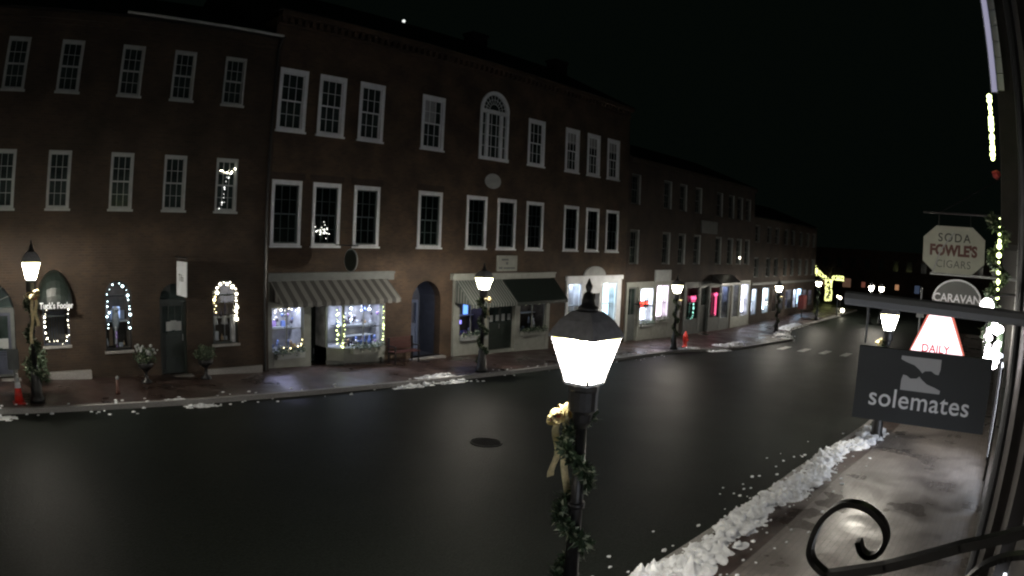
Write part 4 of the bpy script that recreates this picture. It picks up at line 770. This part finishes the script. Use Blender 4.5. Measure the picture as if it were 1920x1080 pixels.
# ---------------------------------------------------------------- snow
def snow_field(name, x0, x1, step, yc, yw, amp, dens, seed, base, label, kind='stuff', side='road'):
    b = MB(); nx_ = int((x1 - x0) / step); ny = int(2 * yw / step); H = {}; off = Vector((seed * 7.3, 0, 0))
    for i in range(nx_ + 1):
        x = x0 + i * step; c = yc(x)
        for j in range(ny + 1):
            v = -1 + 2 * j / ny; y = c + v * yw; p = Vector((x, y, 0)) + off
            n1 = noise.noise(p * 1.1); n2 = noise.noise(p * 4.5); n3 = 1 - noise.voronoi(p * 7)[0][0] * 1.3; n4 = noise.noise(p * 16)
            h = amp * (.85 - abs(v) ** 2 * 1.2 + .9 * n1 + .75 * n2 + dens) * (.30 + .6 * n3 + .45 * n4 + .45 * n2)
            h *= min(1, (x - x0) / .8, (x1 - x) / .8); H[i, j] = (x, y, h)
    idx = {}
    def vid(i, j):
        if (i, j) not in idx:
            x, y, h = H[i, j]; idx[i, j] = len(b.v); b.v.append((x + .3 * step * noise.noise(Vector((x * 9, y * 9, 5))), y, base(x, y) + max(h, -.02)))
        return idx[i, j]
    for i in range(nx_):
        for j in range(ny):
            if max(H[i, j][2], H[i + 1, j][2], H[i, j + 1][2], H[i + 1, j + 1][2]) > .006: b.f.append((vid(i, j), vid(i + 1, j), vid(i + 1, j + 1), vid(i, j + 1))); b.mi.append(0)
    rd = random.Random(seed)
    for _ in range(int((x1 - x0) * 34 * (yw / .5))):
        x = rd.uniform(x0 + .3, x1 - .3); v = rd.gauss(0, .55); y = yc(x) + v * yw
        if abs(v) > 1.25: continue
        r_ = rd.choice([.015, .02, .03, .045, .06, .085]) * rd.uniform(.7, 1.2) * (1 if abs(v) < .7 else .5) * (amp / .15) ** .5
        b.ball((x, y, base(x, y) + (max(0, amp * .6 * (1 - v * v)) if abs(v) < .8 else r_ * .3)), r_, 2, .3, (rd.uniform(1, 1.7), rd.uniform(.8, 1.2), rd.uniform(.5, .8)), rd)
    return tag(b.build(name, M_snow, None, True), label, 'snow', kind=kind)
gz = lambda x, y: zg(x) - (0 if y < near_k(x) else .13)
snow_field('snowbank', 6.2, 19.9, .022, lambda x: near_k(x) - .36 + .10 * math.sin(x * 1.3) - .012 * (x - 7), (.44), .17, .0, 3, gz, 'lumpy bank of old snow heaped along the near kerb', 'stuff')
fz = lambda x, y: zg(x) - (0 if y > far_k(x) else .13)
for k, (x0, x1, dy, w_, a) in enumerate([(-.9, 1.3, -.35, .35, .09), (5.6, 7.0, -.25, .2, .07), (5.0, 6.2, .15, .12, .03), (12.6, 14.6, -.2, .24, .09), (14.0, 15.9, .3, .26, .09), (14.5, 16.1, -.2, .22, .09), (31.6, 33.6, .35, .35, .09), (35.6, 38.2, .75, .55, .16), (43.6, 47.2, .6, .8, .22), (33.4, 35.6, -.25, .25, .07), (49, 54, .5, .6, .16), (-5.5, -2, -.2, .3, .08)]):
    wh = ['at the far left kerb', 'in the gutter below the green door', 'on the pavement below the green door', 'in the gutter below the bench', 'on the pavement left of the second lamp', 'in the gutter left of the second lamp', 'round the fire hydrant', 'on the pavement past the fire hydrant', 'piled on the far kerb corner', 'in the gutter past the fire hydrant', 'beyond the far corner lamp', 'past the left edge'][k]
    snow_field('snow_patch', x0, x1, .04, lambda x, d=dy: far_k(x) + d, w_, a, -.05, k + 20, fz, 'ragged patch of old snow ' + wh)
rd = random.Random(77); b = MB()
for _ in range(110):
    x = rd.uniform(-1, 30); y = far_k(x) + rd.choice([-.3, -.2, .4, .25]) + rd.gauss(0, .12); b.ball((x, y, fz(x, y) + .012), rd.uniform(.015, .05), 1, .3, (1.4, 1, .6), rd)
for _ in range(60):
    x = rd.uniform(6.5, 19); y = near_k(x) + rd.choice([-1.25, -1.1, .35, .5]) + rd.gauss(0, .2); b.ball((x, y, gz(x, y) + .012), rd.uniform(.015, .045), 1, .3, (1.5, 1, .5), rd)
tag(b.build('snow_crumbs', M_snow), 'scattered crumbs of snow along both kerbs', 'snow', kind='stuff')

# ---------------------------------------------------------------- near side: the camera's own house front and its signs
N_ = thing('near_building', 'dark painted house front along the right edge with pilasters and a lit corner', 'building', (0, 0, 0)); M_trim = mat('dark_brown_paint', (.03, .028, .028), .75, spec=.12, noise_s=4)
b = MB(); b.face([(-6, -.35, -3), (-6, -.35, 14), (60, -.35, 14), (60, -.35, -3)]); b.face([(60, -.35, -3), (60, -.35, 14), (60, -12, 14), (60, -12, -3)]); b.build('wall', M_trim, N_)
b = MB()
for x in (3.4, 5.0): b.box(x, x + .22, -.351, -.27, -1, 11)
b.build('pilaster', M_trim, N_)
b = MB()
for k in range(60): z = -.2 + k * .19; b.box(8.02, 11.0, -.352, -.335 + .0, z, z + .17)
b.build('clapboards', M_dimwhite, N_)
b = MB(); b.tube([(6.3, -.24, -.3), (6.3, -.24, 11.5)], .045, 10); b.build('downpipe', mat('bare_metal_pipe', (.05, .053, .06), .35, .3), N_)
b = MB(); b.box(9.0, 12.0, -.35, -.03, 4.4, 12); b.build('bay', M_trim, N_)
b = MB()
for k in range(12): b.box(8.93, 9.0, -.14, .02, 6.35 + k * .22, 6.35 + k * .22 + .205)
b.build('corner_board', M_white, N_)
b = MB(); b.box(9.2, 11.8, -.34, -.30, -.2, 2.6); b.build('shop_glass', M_pane, N_)
for x0, x1, z0, z1, s_, c_ in ((14.6, 17.8, -.2, 2.0, 5.0, (.86, .9, 1)), (1.2, 3.6, .6, 2.6, 3.2, (.88, .92, 1))):  # glowing panels with posts, added to throw cool light on snow and pavement
    MB().box(x0, x1, -.348, -.33, z0, z1).build('lit_shop_window', emit('lit_window_%s' % x0, c_, s_), N_); b = MB()
    for x in (x0 - .08, (x0 + x1) / 2 - .03, x1): b = MB(); b.box(x, x + .08, -.349, -.30, z0 - .1, z1 + .1); b.build('window_post', M_trim, N_)
t = thing('tube_light', 'pale violet upright light strip on the corner board at the upper right edge', 'light', (8.87, .0, 6.3)); b = MB(); b.box(-.03, .0, -.03, .045, 0, 1.4); b.box(-.03, 0, -.03, .045, 1.43, 2.4); b.build('diffuser', emit('violet_tube', (.68, .66, .92), .42), t); MB().box(.0, .06, -.05, .06, 0, 2.4).build('housing', M_dimwhite, t)  # strip made to glow, standing in for a brightly lit corner edge
g_ = 'lights on the near house front'
o = light_string([(7.9, .10, 6.0), (7.9, .095, 5.3)], M_yg, 'dense upright string of yellow lights on the right edge below the violet strip', g_, .032, n=60)
o = light_string([(7.9, .012, 4.66), (7.9, .012, 4.4), (7.9, .01, 4.15), (7.9, .0, 3.75)], M_yg, 'loose string of warm lights hanging beside the octagonal sign', g_, .03, n=16)
g = tag(link('garland', GM[1], None, (7.98, .01, 3.1)), 'dark evergreen garland hanging beside the octagonal sign on the right edge', 'garland'); g.scale = (.7, .7, .6)
t = tag(MB().ball((7.9, .04, 5.12), .055, 2, .25).build('red_ball', M_redrib), 'small red ornament just below the yellow upright lights', 'ornament')
t = thing('globe_lamp', 'round white globe lamp shining at the right end of the half-round sign', 'lamp', (7.8, .1, 3.68)); MB().ball((0, 0, 0), .085, 3).build('globe', emit('white_globe', (1, .97, .95), 14), t, True); MB().tube([(0, 0, .08), (0, -.2, .14), (0, -.4, .14)], .015, 6).build('arm', M_black, t)
t = thing('lit_wreath', 'blazing white ring of lights on the right edge beside the dark shoe shop sign', 'wreath', (7.7, -.02, 3.30)); b = MB(); rd = random.Random(3)
for k in range(60): a = rd.uniform(0, 6.28); q = rd.uniform(.10, .22); b.ball((rd.uniform(-.08, .08), .42 * q * math.cos(a), q * math.sin(a) * 1.25), rd.uniform(.03, .045), 1)
b.build('bulbs', emit('blazing_bulb', (1, .93, .95), 30), t)
b = MB(); b.tube([(.05, .09 * math.cos(a), .2 * math.sin(a)) for a in [2 * PI * i / 20 for i in range(21)]], .05, 8); b.build('ring', M_leaf, t)
# shoe shop sign
t = thing('hanging_sign', 'dark slate sign reading solemates with two grey shoe shapes, hanging nearest at right', 'sign', (3.5, .37, 3.47)); M_slate = mat('slate_sign', (.016, .021, .027), .6, noise_s=3, noise_a=.15)
b = MB(); b.box(-.02, .02, -.39, .355, -.19, .185); sg = b.build('board', M_slate, t); MG = mat('sign_grey', (.75, .77, .82), .5)
text('lettering', 'solemates', .135, MG, t, (-.023, -.01, -.07), (PI / 2, 0, -PI / 2), .001, sp=1.05, bold=.001)
def shoe(flip, oy, oz):
    # side view of a low lace-up shoe, toe to one side; the sole is the long flat edge
    pr = [(0, 0), (.22, 0), (.222, .018), (.19, .03), (.145, .042), (.115, .062), (.098, .078), (.085, .066), (.05, .062), (.028, .075), (.008, .078), (.0, .05)]
    b = MB(); q = [(-.0235, oy + (-x if not flip else x - .22), oz + (z if not flip else -z)) for x, z in pr]
    if flip: q.reverse()
    b.face(list(reversed(q))); c = MB()
    return b
ME = mat('sign_dull_grey', (.42, .43, .46), .6); b = shoe(False, .105, .015 - .03); b.build('shoe_emblem', ME, t); b = shoe(True, .115, .178 - .03 + .01); b.build('shoe_emblem', ME, t)
b = MB(); b.tube([(0, -.72, .39), (0, .46, .42)], .036, 8); b.tube([(0, -.33, .2), (0, -.33, .39)], .006, 5); b.tube([(0, .33, .2), (0, .33, .41)], .006, 5); b.build('bracket', mat('grey_iron', (.16, .17, .185), .5), t)
# octagonal sign
t = thing('hanging_sign', 'cream octagonal sign reading SODA FOWLE\'S CIGARS hanging above the half-round sign', 'sign', (12.0, .84, 4.33)); hw, hh, c = .58, .40, .2
oc = [(-hw, -hh + c), (-hw + c * 1.2, -hh), (hw - c * 1.2, -hh), (hw, -hh + c), (hw, hh - c), (hw - c * 1.2, hh), (-hw + c * 1.2, hh), (-hw, hh - c)]
b = MB(); b.face([(-.05, p[0], p[1]) for p in reversed(oc)]); b.face([(.05, p[0], p[1]) for p in oc])
for i in range(8): p, q = oc[i], oc[(i + 1) % 8]; b.face([(-.05, *p), (-.05, *q), (.05, *q), (.05, *p)])
b.build('board', emit('x', (1, 1, 1), 1) if False else mat('cream_sign', (.42, .44, .38), .6, noise_s=5, noise_a=.1), t)
rt = (PI / 2, 0, -PI / 2); text('lettering', 'SODA', .2, M_black, t, (-.054, 0, .2), rt, .002, bold=.002, sp=1.25); text('lettering', "FOWLE'S", .245, mat('dark_red_letters', (.09, .022, .016), .5), t, (-.054, .01, -.015), rt, .002, bold=.012, sx=.92); text('lettering', 'CIGARS', .18, M_greyp, t, (-.054, 0, -.24), rt, .002, sp=1.1)
b = MB(); b.tube([(0, -1.2, .62), (0, .6, .62)], .02, 6); b.tube([(0, -1.15, 1.4), (0, .3, .62)], .012, 5)
for y in (-.3, .3): b.tube([(0, y, .4), (0, y, .62)], .008, 5)
b.build('bracket', M_black, t)
# half-round sign
t = thing('hanging_sign', 'grey half-round sign with pale raised letters just below the octagonal sign', 'sign', (10.0, .61, 3.59)); hp = [(-.39 * math.cos(PI * i / 20), .30 * math.sin(PI * i / 20)) for i in range(21)]
b = MB(); b.face([(-.03, p[0], p[1]) for p in hp]); b.face([(.03, p[0], p[1]) for p in reversed(hp)]); b.box(-.03, .03, -.39, .39, -.12, 0)
for i in range(20): b.face([(-.03, *hp[i]), (.03, *hp[i]), (.03, *hp[i + 1]), (-.03, *hp[i + 1])])
b.build('board', M_greyp, t)
b = MB(); b.tube([(-.035, p[0] * .97, p[1] * .97) for p in hp], .014, 6); b.build('rim', M_white, t); text('lettering', 'CARAVAN', .16, M_white, t, (-.034, 0, .03), rt, .004, bold=.003)
b = MB(); b.tube([(0, -1.0, .36), (0, .45, .36)], .018, 6); b.tube([(.0, .42, .36), (0, .30, .7), (0, .1, .95)], .012, 5); b.build('bracket', M_dimwhite, t)
# glowing trapezoid sign
t = thing('lit_sign', 'glowing pinkish-white trapezoid sign with red border and red letters behind the shoe shop sign', 'sign', (8.0, .68, 3.2)); tp = [(-.42, -.28), (.42, -.28), (.13, .385), (-.13, .385)]
q = [(-.40, -.26), (.40, -.26), (.115, .36), (-.115, .36)]; b = MB(); b.face([(-.045, p[0], p[1]) for p in reversed(q)]); b.build('lit_face', emit('lit_sign_face', (1, .74, .78), 2.2), t)
b = MB()
for i in range(4): a1, a2, c1, c2 = tp[i], tp[(i + 1) % 4], q[i], q[(i + 1) % 4]; b.face([(-.05, *a1), (-.05, *c1), (-.05, *c2), (-.05, *a2)]); b.face([(-.05, *a1), (-.05, *a2), (.05, *a2), (.05, *a1)])
b.build('border', emit('red_border', (1, .25, .18), .8), t); text('lettering', 'DAILY', .13, emit('red_letter', (1, .05, .1), .6), t, (-.05, .02, -.07), rt, .002, bold=.002); b = MB(); b.tube([(0, -1.0, .42), (0, .2, .42)], .015, 6); b.tube([(0, 0, .385), (0, 0, .42)], .01, 5); b.build('bracket', M_black, t)
# scroll bracket below the camera
t = thing('scroll_bracket', 'black wrought-iron scroll bracket in the bottom right corner', 'bracket', (1.3, -.34, 3.5))
def flat(b, pts, w_=.014, h=.008):
    for i in range(len(pts) - 1):
        p, q = Vector((0, *pts[i])), Vector((0, *pts[i + 1])); d = (q - p).normalized(); n_ = Vector((0, -d.z, d.y)) * h; s_ = Vector((w_, 0, 0)); ext = d * .002
        v = [p - n_ - s_ - ext, p - n_ + s_ - ext, p + n_ + s_ - ext, p + n_ - s_ - ext, q - n_ - s_ + ext, q - n_ + s_ + ext, q + n_ + s_ + ext, q + n_ - s_ + ext]; k = len(b.v); b.v += [tuple(x) for x in v]
        for f in ((0, 3, 2, 1), (4, 5, 6, 7), (0, 1, 5, 4), (3, 7, 6, 2), (0, 4, 7, 3), (1, 2, 6, 5)): b.f.append(tuple(k + x for x in f)); b.mi.append(0)
Yc, Zc = .228 + .34, (4.1 - .5505) - 3.5
SP = [(0.2600, -.651), (.300, -.625), (.311, -.590), (.300, -.535), (.270, -.495), (.235, -.482), (.195, -.490), (.163, -.513), (.149, -.545), (.158, -.575), (.178, -.588), (.197, -.580), (.208, -.560)]
def smooth(P, n=6):
    out = []
    for i in range(len(P) - 1):
        p0 = P[max(i - 1, 0)]; p1 = P[i]; p2 = P[i + 1]; p3 = P[min(i + 2, len(P) - 1)]
        for k in range(n):
            t_ = k / n; out.append(tuple(.5 * (2 * p1[j] + (p2[j] - p0[j]) * t_ + (2 * p0[j] - 5 * p1[j] + 4 * p2[j] - p3[j]) * t_ ** 2 + (3 * p1[j] - p0[j] - 3 * p2[j] + p3[j]) * t_ ** 3) for j in range(2)))
    return out + [P[-1]]
b = MB(); flat(b, smooth([(y + .34, z + .6) for y, z in SP]), .013, .006); b.build('scroll', M_black, t)
b = MB(); flat(b, [(.262 + .34, -.652 + .6), (.137 + .34, -.604 + .6), (-.013 + .34, -.533 + .6), (-.145 + .34, -.484 + .6), (0, -.40 + .6)], .013, .010); b.build('arm', M_black, t)
b = MB(); flat(b, smooth([(-.035 + .34, -.66 + .6), (-.05 + .34, -.60 + .6), (-.09 + .34, -.555 + .6), (-.16 + .34, -.53 + .6), (.06, -.52 + .6), (.0, -.5 + .6)]), .013, .006); b.build('brace', M_black, t)
# thin signpost on the near pavement
t = thing('signpost', 'thin pale steel post on the near pavement seen between the signs', 'post', (26.0, 3.05, zg(26))); MB().tube([(0, 0, 0), (0, 0, 4.2)], .035, 8).build('post', M_pole, t); b = MB(); b.box(-.015, .015, -.15, .15, 3.1, 3.5); b.build('plate', M_dimwhite, t)

# ---------------------------------------------------------------- far end of the street
t = thing('lit_tree', 'bare tree at the street end with trunk and two limbs wrapped in lights', 'tree', (82.0, 21.8, -1.6)); M_bark = mat('bark', (.06, .045, .035), .9, noise_s=8)
tr = [(0, 0, 0), (.05, 0, 1.0), (-.05, 0, 2.2), (0, 0, 2.75)]; Lb = [(0, 0, 2.7), (-.7, 0, 3.0), (-1.3, 0, 3.5), (-1.8, 0, 3.75)]; Rb = [(0, 0, 2.7), (.6, 0, 3.0), (1.3, 0, 3.05), (1.9, 0, 3.0)]; Tb = [(0, 0, 2.7), (.1, 0, 3.4), (.25, 0, 4.0)]
rzt = -.26
b = MB(); b.tube(tr, [.34, .32, .3, .3], 10); b.build('trunk', M_bark, t)
b = MB(); b.tube(Lb, [.22, .18, .16, .1], 8); b.tube(Rb, [.22, .18, .15, .1], 8); b.tube(Tb, [.2, .12, .05], 8)
rd = random.Random(5)
for _ in range(46):
    P_ = rd.choice([Lb, Rb, Tb]); p = Vector(P_[rd.randrange(1, len(P_))]); d = Vector((rd.gauss(0, .5), rd.gauss(0, .5), rd.uniform(.3, 1))).normalized(); b.tube([p, p + d * .7, p + d * 1.3 + Vector((0, 0, .2))], [.035, .02, .006], 4)
b.build('limbs', M_bark, t); t.rotation_euler = (0, 0, -1.31)
ly = emit('tree_bulb', (.95, 1.0, .35), 2.6); b = MB()
for P_, dens, rr in ((tr, 200, .4), (Lb, 110, .26), (Rb, 110, .24)):
    for _ in range(dens):
        i = rd.randrange(len(P_) - 1); p = Vector(P_[i]).lerp(Vector(P_[i + 1]), rd.random()); a = rd.uniform(0, 6.28); dd = Vector((rr * math.cos(a), rr * math.sin(a), 0)) if P_ is tr else Vector((0, rr * math.cos(a), rr * math.sin(a)))
        if P_ is tr and p.z < .2: continue
        b.ball(p + dd, .07, 1)
for _ in range(70): b.ball((-1.8 + rd.gauss(0, .22), rd.gauss(0, .2), 3.75 + rd.gauss(0, .22)), .07, 1)
o = b.build('string_lights', ly, None, False, (82, 21.8, -1.6)); tag(o, 'yellow-green string lights wrapped round the bare tree at the end of the street', 'string lights'); o.rotation_euler = t.rotation_euler
def far_block(name, label, x, y0, y1, ztop, wins, depth=14, rz=0, seed=1):
    t = thing(name, label, 'building', (x, 0, 0)); b = MB(); b.box(0, depth, y0, y1, -2.5, ztop); b.box(-.15, depth + .15, y0 - .15, y1 + .15, ztop, ztop + .25); b.build('wall', M_brickC, t); rd = random.Random(seed)
    for (y, z, w_, h, m) in wins: MB().box(-.06, -.01, y - w_ / 2, y + w_ / 2, z, z + h).build('window', m, t)
    y = y0 + 1.5
    while y < y1 - 1: MB().box(-.05, -.01, y - .5, y + .5, 2.2, 3.9).build('window', M_pane, t); y += 2.6
    return t
we = lambda n_, c, s: emit('lit_' + n_, c, s)
far_block('far_building', 'dark long building closing the end of the street behind the far lamps', 116, -14, 40, 5.2, [(31.5, -1.2, .9, 1.6, we('amber', (.9, .5, .3), .12)), (27.5, -1.1, 1.5, 1.5, we('brown', (.8, .45, .3), .1)), (24.4, -.9, .7, .9, we('red', (.9, .3, .2), .14)), (18.2, -.9, .7, .9, we('orange', (1, .5, .25), .35)), (14.5, -1.2, .9, 1.3, we('blue', (.4, .55, .9), .08)), (10, -1.2, 1.0, 1.2, we('blue', (.4, .55, .9), .06)), (5, -1.2, 1.4, 1.5, we('amber', (.9, .5, .3), .35)), (36, -1.2, 1.6, 1.8, we('blue', (.4, .55, .9), .3))])
far_block('far_building', 'dark building beyond the far brick row, left of the lit tree', 100, 40.3, 66, 5.6, [(44, -1.2, 1.6, 1.9, we('amber', (.9, .5, .3), .35))], 12, 0, 3)
for k, (x, y, z, r_) in enumerate(((76, 18.7, -.55, .17), (66, 15.9, -1.15, .2), (64, 16.0, .3, .1))):
    t = thing('ball_light', ['small white globe light low beside the far lit tree', 'white globe light low on a post below the far lit tree', 'small white globe light beside the farthest pavement lamp'][k], 'lamp', (x, y, z)); MB().ball((0, 0, 0), r_, 2).build('globe', M_whiteb, t, True); MB().tube([(0, 0, -r_), (0, 0, -1.6 - z)], .04, 6).build('post', M_black, t)
